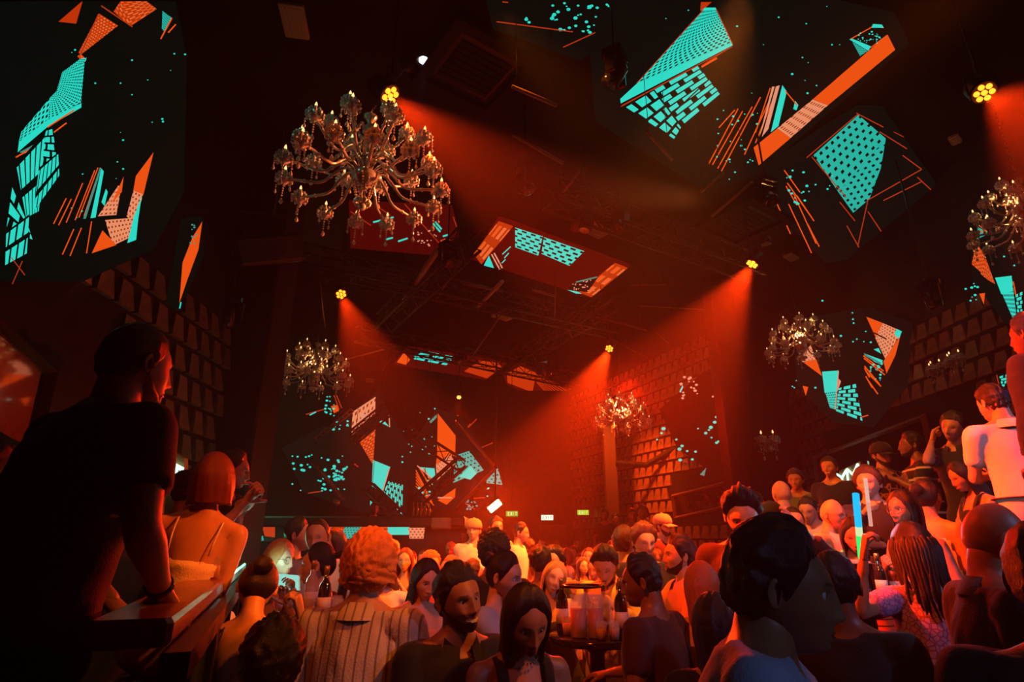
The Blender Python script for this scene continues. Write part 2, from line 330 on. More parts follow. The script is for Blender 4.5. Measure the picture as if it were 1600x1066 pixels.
# --- column sliver
S = Screen('narrow LED strip with an orange wedge on the left column', (-3.36, 6.4, 0), (1, .35, 0), [(296, 345), (317, 340), (318, 400), (282, 484), (274, 470)])
S.poly('o', [(315, 346), (309, 390), (292, 436), (279, 474), (284, 410), (300, 370)]); S.dots('g', (296, 350, 306, 385), 14, 1.2, 3); S.lines('t', [(281, 472, 279, 482)], 2)
# --- ceiling, right of centre
CE = (0, 0, ZC-.08)
S = Screen('large LED ceiling screen with a turquoise skyscraper pointing at the camera', CE, (0, 0, 1), [(940, 2), (1290, 2), (1400, 26), (1420, 70), (1180, 275), (1105, 300), (930, 190), (920, 60)])
S.quad('tw', [(1098, 15), (1118, 14), (1143, 66), (995, 130)], 16, 16); S.poly('t', [(1143, 66), (1145, 70), (970, 161), (969, 154), (995, 130)])
S.poly('t', [(1099, 11), (1118, 11), (1119, 15), (1096, 16)]); S.lines('r', [(1099, 14, 995, 129), (1119, 13, 1145, 69), (1144, 72, 972, 164)], 1.4); S.poly('od', [(1094, 16), (1095, 2), (1112, 2), (1103, 10)])
S.quad('ts', [(1022, 138), (1089, 101), (1126, 146), (1066, 196)], 1.9, 8); S.quad('ts', [(976, 165), (1020, 139), (1064, 198), (1053, 216)], 1.9, 4.6); S.lines('k', [(1036, 190, 1108, 122)], 2)
S.lines('o', [(1096, 103, 1120, 89)], 3); S.lines('r', [(1135, 76, 1096, 101), (970, 165, 1088, 102)], 1.4)
S.lines('o', [(1107, 255, 1153, 168), (1113, 256, 1160, 172), (1127, 266, 1188, 150), (1121, 262, 1175, 165), (1123, 198, 1148, 170), (1163, 240, 1200, 160), (1180, 222, 1205, 160)], 1.8)
S.dots('t', (1120, 165, 1190, 255), 26, 1.3, 5); S.poly('t', [(1222, 131), (1229, 141), (1216, 195), (1204, 205)]); S.poly('p', [(1212, 133), (1218, 131), (1200, 200), (1190, 212)]); S.poly('p', [(1206, 133), (1210, 133), (1192, 196), (1186, 212)]); S.poly('t', [(1242, 155), (1247, 162), (1244, 170), (1239, 168)])
S.lines('o', [(1203, 135, 1180, 205), (1226, 139, 1245, 162)], 1.8)
S.poly('o', [(1386, 51), (1398, 75), (1293, 162), (1269, 153)]); S.quad('ow', [(1269, 153), (1293, 162), (1235, 213), (1214, 198)], 7, 6, .5); S.poly('o', [(1214, 198), (1235, 213), (1185, 256), (1177, 228)])
S.lines('o', [(1328, 58, 1363, 38), (1363, 38, 1380, 40), (1360, 71, 1385, 52)], 1.6); S.poly('t', [(1363, 34), (1377, 35), (1380, 40), (1361, 40)]); S.poly('t', [(1326, 58), (1331, 57), (1360, 69), (1356, 76)]); S.poly('tv', [(1331, 62), (1355, 76), (1343, 84)], (3, 3))
S.dots('t', (1340, 44, 1376, 64), 26, 1.1, 6)
S.dots('t', (1000, 10, 1380, 260), 0, 1.4, 7, [(1075, 12), (1040, 25), (1151, 37), (1192, 66), (1216, 23), (1259, 33), (1291, 6), (1299, 66), (1311, 66), (1253, 86), (1262, 94), (1257, 122), (1275, 130), (1261, 142), (1174, 142), (1139, 277), (1148, 266), (1237, 112)])
S = Screen('LED ceiling screen at top right showing a dim turquoise tower with red outlines', (0, 0, ZC-.1), (0, 0, 1), [(1196, 262), (1340, 170), (1380, 172), (1470, 300), (1380, 395), (1290, 412), (1215, 330)])
S.quad('tv', [(1271, 242), (1341, 179), (1384, 216), (1310, 300)], 8, 6, .3); S.poly('tv', [(1384, 216), (1376, 263), (1358, 311), (1333, 332), (1310, 300)], (9, 11), 52)
S.lines('r', [(1260, 246, 1340, 178), (1338, 176, 1380, 198), (1374, 205, 1417, 232), (1410, 242, 1440, 264), (1440, 264, 1356, 312), (1440, 283, 1380, 313), (1433, 276, 1462, 303), (1356, 312, 1340, 385), (1268, 244, 1322, 308), (1312, 315, 1336, 345), (1323, 352, 1342, 386), (1356, 330, 1378, 363)], 1.6)
S.lines('o', [(1225, 265, 1250, 300), (1230, 285, 1272, 345), (1245, 305, 1272, 345), (1232, 318, 1268, 395), (1262, 350, 1280, 385), (1203, 293, 1235, 365), (1240, 302, 1275, 380), (1228, 290, 1245, 320)], 1.8); S.dots('t', (1228, 262, 1300, 318), 20, 1.7, 8)
S.lines('r', [(1396, 205, 1412, 213)], 1.2)
# --- ceiling top centre
S = Screen('LED ceiling screen at the top edge with scattered turquoise dots', (0, 0, ZC-.09), (0, 0, 1), [(760, 2), (960, 2), (965, 60), (905, 95), (770, 45)], 'k')
S.dots('t', (862, 4, 960, 52), 34, 2.2, 9); S.dots('t', (812, 25, 830, 36), 3, 2.4, 10); S.lines('r', [(776, 33, 895, 49), (880, 73, 930, 50), (785, 2, 794, 3)], 1.8)
# --- centre ceiling panels
S = Screen('tilted rectangular LED ceiling panel with turquoise blocks between two orange bars', (0, 0, 6.45), (0, 0, 1), [(802, 350), (984, 417), (924, 466), (738, 406), (779, 343)], 'd')
S.quad('ol', [(779, 345), (802, 353), (752, 413), (740, 396)], 3, 2); S.quad('tw', [(805, 355), (848, 369), (841, 399), (805, 386)], 3, 6); S.quad('tw', [(850, 370), (913, 392), (890, 415), (846, 396)], 4, 5)
S.quad('ol', [(961, 410), (981, 418), (924, 464), (904, 456)], 2, 3); S.poly('k', [(902, 437), (935, 432), (918, 456), (888, 452)]); S.dots('p', (895, 437, 928, 454), 24, 1, 12); S.lines('g', [(900, 440, 933, 432)], 2); S.poly('t', [(886, 452), (903, 455), (909, 458), (900, 458)])
S.poly('t', [(764, 398), (772, 418), (756, 414)]); S.lines('p', [(768, 396, 781, 420), (772, 394, 785, 418)], 2.2); S.lines('t', [(785, 396, 798, 384), (788, 402, 795, 394), (784, 410, 790, 404)], 1.6)
S = Screen('long narrow LED ceiling panel with a turquoise patch fading into orange', (0, 0, 6.45), (0, 0, 1), [(616, 570), (636, 544), (792, 568), (760, 594)], 'd')
S.poly('o', [(620, 566), (631, 551), (641, 562), (634, 570)]); S.quad('ts', [(657, 546), (711, 557), (697, 571), (643, 561)], 2.5, 4); S.poly('od', [(750, 563), (779, 567), (784, 574), (761, 591), (725, 580)]); S.poly('d', [(640, 564), (642, 561), (700, 572), (697, 576)])
S = Screen('short LED ceiling panel with an orange block and trailing orange rays', (0, 0, 6.4), (0, 0, 1), [(786, 586), (813, 568), (912, 625), (880, 640), (792, 602)], 'd')
S.poly('od', [(792, 584), (813, 572), (838, 583), (832, 613), (793, 598)]); S.lines('od', [(838, 583+2*k, 905-3*k, 622+3.2*k) for k in range(8)], 1.1)
S = Screen('dark red LED ceiling panel partly behind the big crystal chandelier', (0, 0, 6.6), (0, 0, 1), [(545, 318), (706, 326), (717, 368), (688, 400), (548, 388)], 'd')
S.lines('t', [(583, 347, 615, 339), (603, 374, 614, 371), (622, 377, 637, 372), (692, 369, 702, 366), (676, 348, 688, 362), (680, 346, 690, 358)], 2.6); S.poly('ol', [(688, 375), (704, 370), (702, 382), (692, 392)], (4, 3), 60)
S.lines('r', [(590, 322, 610, 336), (632, 318, 700, 395), (708, 338, 714, 355), (650, 326, 640, 350), (548, 330, 580, 352)], 1.3); S.dots('p', (650, 356, 682, 385), 18, 1.3, 14)
# --- right wall screens
WR = (6.42, 0, 0)
S = Screen('LED screen high on the right wall with turquoise tower and orange kite shape', WR, (1, 0, 0), [(1238, 500), (1355, 480), (1420, 505), (1415, 600), (1360, 668), (1300, 660), (1245, 600)])
S.poly('o', [(1354, 495), (1380, 505), (1369, 528)]); S.quad('ow', [(1380, 505), (1410, 518), (1384, 561), (1368, 528)], 7, 8, .5); S.poly('t', [(1402, 514), (1410, 518), (1405, 530), (1398, 522)]); S.poly('o', [(1408, 524), (1400, 555), (1386, 584), (1381, 565)]); S.lines('k', [(1366, 520, 1386, 530)], 2)
S.poly('t', [(1350, 552), (1380, 563), (1380, 570), (1368, 566)]); S.poly('t', [(1366, 546), (1374, 544), (1378, 553)]); S.lines('g', [(1352, 554, 1380, 570)], 3)
S.lines('o', [(1350, 556, 1382, 580), (1351, 560, 1384, 586), (1352, 572, 1375, 600), (1354, 580, 1378, 604), (1356, 592, 1373, 616), (1354, 588, 1364, 606), (1352, 575, 1360, 590)], 2); S.dots('t', (1356, 568, 1380, 594), 16, 1.4, 15)
S.quad('ow', [(1257, 552), (1268, 539), (1276, 562), (1254, 566)], 4, 6, .5); S.poly('o', [(1256, 566), (1277, 562), (1286, 588)])
S.quad('tw', [(1290, 610), (1310, 606), (1307, 640), (1298, 637)], 6, 8); S.poly('t', [(1286, 581), (1312, 579), (1310, 612), (1290, 614)]); S.poly('p', [(1312, 592), (1316, 596), (1310, 612)]); S.lines('p', [(1312, 580, 1307, 640)], 1.6)
S.quad('ts', [(1312, 606), (1339, 599), (1350, 659), (1308, 643)], 2, 8, .3); S.lines('o', [(1348, 652, 1359, 649)], 1.8)
S.dots('t', (1240, 470, 1360, 620), 0, 1.5, 16, [(1334, 489), (1335, 499), (1336, 505), (1335, 534), (1341, 530), (1287, 470), (1352, 534), (1363, 535), (1305, 543), (1243, 606), (1240, 604), (1246, 595), (1276, 606), (1355, 518), (1316, 525)]); S.poly('o', [(1256, 603), (1265, 605), (1261, 619)])
S = Screen('LED screen at the far right edge with orange wedge and turquoise tower', WR, (1, 0, 0), [(1512, 330), (1599, 300), (1599, 510), (1570, 505), (1520, 440)])
S.poly('tv', [(1528, 355), (1544, 362), (1540, 368), (1527, 374)], (3, 2)); S.lines('o', [(1530, 352, 1543, 362), (1530, 360, 1542, 366)], 1.8); S.quad('ol', [(1526, 380), (1540, 398), (1534, 426), (1519, 413)], 3, 10); S.quad('ol', [(1540, 400), (1556, 444), (1545, 438), (1533, 428)], 3, 8)
S.quad('tw', [(1556, 434), (1582, 431), (1590, 499), (1583, 496)], 7, 10); S.poly('t', [(1556, 434), (1582, 431), (1584, 455), (1566, 460)]); S.quad('ts', [(1588, 460), (1599, 455), (1599, 503), (1592, 500)], 1, 7); S.lines('o', [(1585, 440, 1589, 462)], 2)
S.dots('t', (1510, 440, 1530, 470), 9, 1.6, 17); S.poly('o', [(1532, 459), (1541, 458), (1539, 476)]); S.dots('t', (1515, 330, 1598, 420), 8, 1.2, 18)
S = Screen('small framed LED screen behind the man in the white polo shirt', WR, (1, 0, 0), [(1556, 584), (1580, 580), (1576, 612), (1564, 622)]); S.quad('ts', [(1562, 588), (1578, 583), (1570, 606), (1566, 604)], 1, 4); S.lines('r', [(1558, 586, 1566, 620)], 1.6)
# --- angled wall dots
S = Screen('dark LED screen on the tiled wall with scattered turquoise dots', (B2[0]-.15, B2[1], 0), (n2[0], n2[1], 0), [(1030, 640), (1100, 580), (1166, 590), (1163, 728), (1120, 745), (1058, 700)], 'x')
S.dots('t', (1056, 640, 1145, 700), 0, 2.2, 20, [(1124, 648), (1120, 652), (1117, 660), (1111, 668), (1108, 672), (1103, 677), (1130, 671), (1137, 677), (1140, 672), (1112, 684), (1123, 690), (1134, 695), (1139, 681), (1128, 681), (1037, 670), (1034, 677), (1027, 687), (1057, 687), (1062, 702), (1074, 705), (1087, 706), (1066, 697), (1063, 719), (1082, 718), (1091, 670), (1120, 692), (1133, 703)])
S.poly('t', [(1136, 690), (1142, 670), (1144, 676), (1140, 694)]); S.poly('p', [(1150, 716), (1155, 708), (1160, 725)]); S.poly('g', [(1094, 742), (1104, 731), (1101, 744)]); S.poly('t', [(1062, 612), (1067, 602), (1068, 605), (1064, 614)]); S.dots('p', (1064, 588, 1090, 625), 16, 1.8, 21); S.dots('p', (1114, 595, 1142, 620), 14, 1.6, 22)
# --- back left diamonds
Yd = 14.0
S = Screen('diamond-set LED screen at the back left with turquoise dots and a tower', (0, Yd, 0), (0, 1, 0), [(440, 700), (555, 640), (590, 612), (640, 700), (634, 808), (560, 800), (475, 770)])
S.quad('ow', [(551, 644), (587, 620), (586, 650), (549, 681)], 6, 3, .5); S.quad('ol', [(560, 688), (587, 668), (583, 726), (580, 722)], 3, 12); S.poly('p', [(562, 645), (575, 649), (576, 660), (563, 652)])
S.quad('t', [(583, 719), (610, 730), (597, 770), (581, 760)], 1, 1); S.quad('ts', [(598, 771), (607, 752), (630, 758), (629, 806)], 2, 9); S.poly('t', [(579, 775), (594, 794), (578, 798)]); S.poly('t', [(591, 659), (608, 667), (600, 657)]); S.lines('p', [(609, 731, 597, 772), (608, 648, 609, 668)], 1.6)
S.dots('t', (455, 708, 545, 768), 40, 1.8, 23); S.dots('t', (520, 730, 540, 750), 26, 1.8, 24); S.lines('r', [(482, 771, 502, 768), (554, 725, 560, 730)], 1.8); S.dots('t', (520, 655, 548, 672), 10, 1.7, 25)
S = Screen('diamond-set LED screen at the back with orange tower and stripes', (0, Yd-.1, 0), (0, 1, 0), [(636, 700), (683, 638), (720, 652), (768, 722), (712, 800), (660, 790), (640, 760)])
S.poly('o', [(684, 646), (712, 681), (712, 713), (683, 713)]); S.quad('ow', [(681, 727), (703, 711), (713, 723), (683, 751)], 6, 6, .5); S.poly('o', [(683, 712), (700, 711), (681, 727)]); S.poly('t', [(653, 730), (679, 732), (681, 751)]); S.poly('g', [(671, 659), (682, 648), (683, 652), (673, 662)])
S.quad('tv', [(712, 712), (733, 705), (756, 735), (708, 755)], 6, 6, .4); S.poly('t', [(718, 745), (735, 728), (745, 740), (735, 750)]); S.poly('o', [(684, 782), (712, 763), (711, 777), (698, 789)]); S.lines('p', [(684, 778, 706, 778)], 2)
S.lines('o', [(650, 735+5*k, 668+2*k, 770+4*k) for k in range(6)], 1.5); S.lines('o', [(655, 730, 672, 760), (662, 732, 676, 756)], 2); S.dots('t', (652, 745, 675, 775), 14, 1.4, 26); S.lines('p', [(652, 728, 675, 748)], 1.6)
S.dots('t', (625, 638, 680, 730), 18, 1.2, 27); S.lines('r', [(667, 785, 674, 800)], 2)
S = Screen('faint LED screen behind the far crowd, right of the diamond screens', (0, Yd+1.5, 0), (0, 1, 0), [(710, 640), (785, 700), (790, 770), (740, 800), (716, 800)], 'x')
S.poly('o', [(711, 651), (717, 648), (717, 661)]); S.lines('r', [(728, 672, 745, 655), (752, 700, 770, 692), (735, 662, 728, 672), (740, 779, 758, 778), (725, 786, 742, 796)], 1.5); S.quad('tv', [(762, 740), (778, 732), (785, 758), (760, 755)], 3, 4); S.dots('g', (728, 782, 750, 796), 16, 1.5, 28); S.dots('t', (760, 758, 764, 776), 4, 1.6, 29)
S = Screen('small dark LED panel with an orange square below the second chandelier', (0, Yd-.6, 0), (0, 1, 0), [(474, 648), (520, 608), (536, 640), (512, 668)], 'x'); S.poly('o', [(517, 635), (527, 633), (530, 642), (522, 646)]); S.dots('t', (508, 618, 522, 650), 16, 1.5, 30); S.lines('r', [(478, 648, 506, 640), (522, 618, 530, 640), (526, 618, 534, 638)], 1.6); S.lines('t', [(484, 649, 494, 644)], 2)
for k, (a, b) in enumerate([((711, 658), (771, 726)), ((773, 732), (714, 794)), ((548, 639), (491, 684)), ((487, 722), (534, 780))]):
    P = [tuple(aty(*q, Yd-.35)) for q in (a, b)]; mb = MB(); mb.tube(P, .03, 6); mb.tube([np.array(P[0])+(0, .25, 0), np.array(P[1])+(0, .25, 0)], .03, 6)
    for t in np.linspace(0, 1, 9): q = np.array(P[0])*(1-t)+np.array(P[1])*t; mb.tube([q, q+(0, .25, 0)], .012, 5)
    tag(build(mb, 'frame_rail', mat('rail_lit_tint', (.35, .2, .12), .4)), ['thin rail on the upper right side of the back diamond frame', 'thin rail on the lower right side of the back diamond frame', 'thin rail on the upper left side of the dotted diamond screen', 'pale rail crossing the dotted diamond screen lower down'][k], 'rail')  # red light on the frame edges is put into the rail colour
# ================================================================= rigging
def truss(a, b, w=.3, label='', m=m_iron):
    a, b = np.array(a, float), np.array(b, float); c = (a+b)/2; r = empty('truss', tuple(c)); tag(r, label, 'truss'); d = unit(b-a); L = np.linalg.norm(b-a)
    s = unit(np.cross(d, (0, 0, 1))); u = np.cross(s, d); n = max(3, int(L/(w*1.4)))
    O = [(s*i+u*j)*w/2 for i, j in ((1, 1), (-1, 1), (-1, -1), (1, -1))]
    for q in O: mb = MB(); mb.tube([a-c+q, b-c+q], .024, 6); build(mb, 'chord', m, r)
    mb = MB()
    for k in range(n):
        p, q = a-c+d*L*k/n, a-c+d*L*(k+1)/n
        for j in range(4):
            mb.tube([p+O[j], q+O[(j+1) % 4]], .011, 5)
            mb.tube([p+O[j], p+O[(j+1) % 4]], .009, 5)
    o = build(mb, 'lacing', m, r)
    for t_ in (.12, .88): hang(r, a+(b-a)*t_)
    return r
def pipe(a, b, rad, label, m=m_iron):
    a, b = Vector(a), Vector(b); c = (a+b)/2; r = empty('rigging_pipe', tuple(c)); tag(r, label, 'pipe', 'rigging pipes under the ceiling'); mb = MB(); mb.tube([tuple(a-c), tuple(b-c)], rad, 8); build(mb, 'pipe', m, r)
    for t_ in (.1, .9): hang(r, a+(b-a)*t_, r=.004)
zt = 6.1
truss(atz(455, 398, zt), atz(955, 512, zt), .34, 'long black truss crossing the ceiling below the centre LED panel')
truss(atz(560, 520, zt), atz(900, 596, zt), .34, 'black truss above the long narrow LED ceiling panel')
truss(atz(600, 505, zt), atz(735, 372, zt), .34, 'black truss running up from the second chandelier to the centre panel')
truss(atz(815, 560, zt), atz(955, 470, zt), .3, 'black truss rising to the right of the small ceiling vent')
truss(atz(860, 300, zt), atz(1180, 420, zt), .34, 'black truss behind the bright lamp right of centre')
truss(aty(549, 686, 13.3), aty(605, 640, 13.3), .26, 'short black truss across the orange back left screen')
truss(aty(575, 762, 13.3), aty(628, 812, 13.3), .26, 'short black truss crossing the turquoise tower on the back left screen')
truss(aty(634, 672, 13.2), aty(722, 728, 13.2), .26, 'black truss crossing the orange tower of the back diamond screen')
truss(aty(722, 722, 13.2), aty(654, 782, 13.2), .26, 'black truss under the back diamond screen, sloping down left')
truss(aty(310, 590, 8.5), aty(412, 604, 8.5), .3, 'black horizontal truss beside the left column')
m_lit_pipe = mat('lit_pipe_tint', (.4, .2, .1), .4)  # warm light on the brightest pipes is put into this colour
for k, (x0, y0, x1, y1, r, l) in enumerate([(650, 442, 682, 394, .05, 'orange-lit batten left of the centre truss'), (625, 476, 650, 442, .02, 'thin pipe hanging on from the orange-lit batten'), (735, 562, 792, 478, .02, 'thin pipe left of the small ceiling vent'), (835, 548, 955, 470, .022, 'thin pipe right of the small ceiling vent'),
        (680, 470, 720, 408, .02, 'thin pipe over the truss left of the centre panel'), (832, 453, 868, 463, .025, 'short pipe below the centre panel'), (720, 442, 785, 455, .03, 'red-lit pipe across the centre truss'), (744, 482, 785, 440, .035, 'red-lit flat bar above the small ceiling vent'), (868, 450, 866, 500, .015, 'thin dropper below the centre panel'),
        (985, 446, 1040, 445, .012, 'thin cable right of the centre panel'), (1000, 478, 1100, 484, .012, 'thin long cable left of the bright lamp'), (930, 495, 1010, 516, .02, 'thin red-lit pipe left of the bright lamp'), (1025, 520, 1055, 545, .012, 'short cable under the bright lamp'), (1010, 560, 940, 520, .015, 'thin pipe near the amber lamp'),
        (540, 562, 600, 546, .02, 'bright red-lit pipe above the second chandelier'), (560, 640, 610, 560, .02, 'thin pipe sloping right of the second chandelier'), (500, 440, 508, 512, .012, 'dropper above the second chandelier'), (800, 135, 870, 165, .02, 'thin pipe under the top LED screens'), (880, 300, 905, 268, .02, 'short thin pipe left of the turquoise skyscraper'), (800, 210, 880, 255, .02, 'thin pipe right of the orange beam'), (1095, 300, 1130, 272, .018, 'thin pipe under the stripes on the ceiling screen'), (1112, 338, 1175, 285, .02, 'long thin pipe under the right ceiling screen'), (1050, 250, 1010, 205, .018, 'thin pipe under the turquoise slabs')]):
    pipe(atz(x0, y0, 6.0), atz(x1, y1, 6.0), r, l, m_lit_pipe if k in (0, 7, 14) else mat('reddish_pipe', (.09, .04, .03), .45))  # remaining pipes are an even darker reddish brown
m_vent = mat('tan_vent', (.5, .36, .24), .6)
vr = MB()
def vent(px, py, s, ang, label, z=ZC-.1, m=None):
    p = atz(px, py, z); r = empty('ceiling_vent', tuple(p), math.radians(ang)); tag(r, label, 'vent'); mb = MB(); mb.box((0, 0, 0), (s/2, s*.3, .025), bev=.01); build(mb, 'frame', m or m_vent, r, False)
    for k in range(6): mb = MB(); mb.box((0, (k-2.5)*s*.09, -.03), (s*.44, s*.02, .008), R=Euler((.5, 0, 0)).to_matrix()); build(mb, 'slat', m or m_vent, r, False)
vent(460, 33, .42, 100, 'small tan ceiling vent at the top left, near the left LED screen'); vent(785, 495, .5, 40, 'small tan ceiling vent between the two centre panels'); vent(930, 359, .55, 40, 'orange-lit tan vent above the centre LED panel')
vent(1236, 402, .3, 40, 'small square vent right of the bright lamp'); vent(1018, 543, .45, 40, 'dim square vent left of the far right chandelier'); vent(1492, 218, .2, 40, 'small reddish square vent at the upper right')
def cassette(px, py, s, ang, label):
    p = atz(px, py, ZC-.12); r = empty('air_conditioner', tuple(p), math.radians(ang)); tag(r, label, 'air conditioner'); m = mat('grey_cassette', (.012, .010, .009), .8, spec=.1)
    mb = MB()
    for q, h in (((0, s*.44, 0), (s/2, s*.06, .04)), ((0, -s*.44, 0), (s/2, s*.06, .04)), ((s*.44, 0, 0), (s*.06, s*.38, .04)), ((-s*.44, 0, 0), (s*.06, s*.38, .04))): mb.box(q, h)
    build(mb, 'frame', m, r, False)
    for k in range(7): mb = MB(); mb.box((0, (k-3)*s*.08, .02), (s*.3, s*.025, .008)); build(mb, 'grille_slat', m, r, False)
    mb = MB(); mb.box((0, 0, .05), (s*.38, s*.38, .02)); build(mb, 'back_plate', m_black, r, False)
cassette(597, 437, 1.3, 8, 'square ceiling air conditioner between the chandeliers on the left'); cassette(742, 112, 1.1, 35, 'square ceiling air conditioner near the blue downlight'); cassette(1160, 350, 1.2, 35, 'red-lit square air conditioner left of the bright lamp')
# --- lamps
def par(px, py, z, tgt, label, mcol=AMB, power=60, ang=24, s=1.0, col=ORG, em_s=18, lamp=True, off=None):
    p = Vector(off) if off else atz(px, py, z); d = (Vector(tgt)-p).normalized(); r = empty('stage_lamp', tuple(p)); tag(r, label, 'stage lamp'); R = rot_to(tuple(d))
    mb = MB(); mb.lathe((0, 0, 0), [(.05*s, -.22*s), (.09*s, -.2*s), (.1*s, -.05*s), (.105*s, 0), (.095*s, 0), (.09*s, -.02*s)], 18, R=R); build(mb, 'housing', m_black, r)
    e = emit('lamp_glow_%d_%d' % (int(mcol[1]*100), em_s), mcol, em_s)
    for k in range(7):
        a = k*math.pi/3; q = (0, 0, .004) if k == 6 else (.058*s*math.cos(a), .058*s*math.sin(a), .004)
        mb = MB(); mb.lathe(tuple(np.array(q) @ R.T), [(.001, .006), (.024*s, .003), (.024*s, -.01)], 10, R=R); build(mb, 'lens', e, r)
    mb = MB(); sx = np.array(R[:, 0]); up = np.array((0, 0, 1.)); mb.tube([sx*.115*s, sx*.115*s+up*.2*s, -sx*.115*s+up*.2*s, -sx*.115*s], .01*s, 6); mb.tube([up*.2*s, up*(.32)*s], .018*s, 8); build(mb, 'yoke', m_black, r)
    hang(r, p+Vector((0, 0, .3*s)), r=.012)
    if lamp:
        o = spot('lamp_beam', tuple(p+d*.03), tuple(p+d*3), power, col, ang, .5, .05*s)
    return r
par(1175, 413, 5.6, at(1050, 620, 7.8), 'bright orange-lit stage lamp right of centre, strongest of the ceiling lamps', (1, .2, .012), 19000, 52, 1.0, BEAM, 6)
par(952, 545, 5.6, at(838, 780, 8.4), 'orange stage lamp shining down left above the far chandelier', AMB, 26000, 28, 1.0, BEAM, 6)
par(533, 460, 5.6, at(592, 600, 7.4), 'small orange stage lamp above the second chandelier', AMB, 6000, 26, 1.0, BEAM, 6)
par(610, 150, 5.75, at(900, 400, 4.6), 'orange stage lamp hidden behind the top of the big chandelier', AMB, 9500, 38, 1.1, BEAM, 6)
par(1538, 145, 5.6, at(1720, 240, 3.8), 'orange stage lamp at the upper right edge of the ceiling', AMB, 3000, 40, 1.0, BEAM, 6)
par(717, 621, 5.4, at(717, 800, 12), 'tiny orange lamp over the back diamond screen', (1, .22, .02), 500, 40, .7, BEAM, 14)
# strobe at the back, over the three men
p = aty(773, 791, 12.0); r = empty('strobe_light', tuple(p)); tag(r, 'blazing orange strobe bar behind the three men in white shirts', 'strobe'); Rm = Euler((0, math.radians(-38), 0)).to_matrix()
mb = MB(); mb.box((0, .05, 0), (.16, .05, .09), R=Rm, bev=.015); build(mb, 'housing', m_black, r, False); mb = MB(); mb.box((0, -.01, 0), (.14, .02, .065), R=Rm, bev=.012); build(mb, 'lens', emit('strobe_glow', (1, .5, .16), 22), r, False)
mb = MB(); mb.tube([(0, .05, 0), (0, .3, 0), (0, .3, 1.0)], .02, 6); build(mb, 'arm', m_black, r); hang(r, p+Vector((0, .3, 1.0)), r=.02)
point('strobe_point', (p.x, p.y-.15, p.z), 90, (1, .04, .002), .12); spot('strobe_beam', (p.x, p.y-.15, p.z), (0.6, 5, 1.9), 1300, BEAM, 80, .9, .12)
# blue downlight
p = atz(662, 96, ZC-.15); r = empty('downlight', tuple(p)); tag(r, 'small round blue-white downlight right of the big chandelier top', 'downlight'); mb = MB(); mb.lathe((0, 0, 0), [(.09, .1), (.1, 0), (.08, 0), (.075, .03)], 18); build(mb, 'housing', m_black, r)
mb = MB(); mb.lathe((0, 0, .01), [(.001, 0), (.055, 0), (.055, .01)], 14); build(mb, 'lens', emit('blue_white_glow', (.7, .85, 1), 6), r); spot('downlight_beam', tuple(p+Vector((0, 0, -.02))), tuple(p+Vector((0, 0, -2))), 60, (.08, .45, 1), 16, .6, .03)
p = atz(1197, 381, 6.0); r = empty('downlight', tuple(p)); tag(r, 'small blue-white lamp just right of the bright orange lamp', 'downlight'); mb = MB(); mb.lathe((0, 0, 0), [(.07, .1), (.08, 0), (.06, 0)], 14); build(mb, 'housing', m_black, r)
mb = MB(); mb.lathe((0, 0, .004), [(.001, 0), (.05, 0), (.05, .01)], 12); build(mb, 'lens', emit('blue_white_glow', (.7, .85, 1), 6), r); spot('downlight_beam', tuple(p+Vector((0, 0, -.02))), tuple(p+Vector((0, 0, -2))), 25, (.3, .5, 1), 20, .6, .03)
def mover(p, yaw, tilt, label):          # unlit moving-head lamp
    r = empty('moving_head_lamp', tuple(p), yaw); tag(r, label, 'stage lamp'); mb = MB(); mb.box((0, 0, .0), (.12, .1, .05), bev=.02); build(mb, 'base', m_gloss, r, False); hang(r, Vector(p)+Vector((0, 0, .04)), r=.012)
    mb = MB(); mb.box((.13, 0, -.16), (.02, .05, .13), bev=.01); mb.box((-.13, 0, -.16), (.02, .05, .13), bev=.01); mb.box((0, 0, -.06), (.14, .05, .02), bev=.01); build(mb, 'yoke', m_gloss, r, False)
    R = np.array(Euler((tilt, 0, 0)).to_matrix()); mb = MB(); mb.lathe((0, 0, -.22), [(.05, .13), (.085, .08), (.095, -.08), (.085, -.13), (.07, -.13)], 14, R=R); h = build(mb, 'head', m_gloss, r)
    mb = MB(); mb.lathe(np.array((0, 0, -.22))+R @ np.array((0, 0, -.125)), [(.001, -.006), (.07, 0)], 14, R=R); build(mb, 'lens', mat('dark_lens', (.1, .12, .12), .05), h)
for k, (x, y, z, l) in enumerate([(340, 450, 4.9, 'black moving-head lamp beside the left column, upper'), (362, 470, 4.6, 'black moving-head lamp beside the left column, lower'), (960, 88, 6.3, 'black moving-head lamp hanging left of the turquoise skyscraper'), (916, 325, 6.0, 'black moving-head lamp above the orange-lit vent'), (968, 325, 6.0, 'black moving-head lamp right of the orange-lit vent'), (805, 540, 6.0, 'black moving-head lamp below the small ceiling vent'), (720, 545, 6.0, 'black moving-head lamp above the long narrow panel'),
        (1196, 285, 6.2, 'black moving-head lamp by the stripes of the ceiling screen'), (700, 385, 5.9, 'black moving-head lamp left of the centre panel'), (1450, 445, 5.0, 'black moving-head lamp high on the right'), (820, 262, 6.1, 'black moving-head lamp right of the orange beam'), (850, 560, 6.0, 'black moving-head lamp right end of the narrow panel')]):
    p = atz(x, y, z) if y < 560 else aty(x, y, 10); mover(p, .5*k, .3+.2*(k % 3), l)
for x, y, rr in ((631, 597, 0),): pass
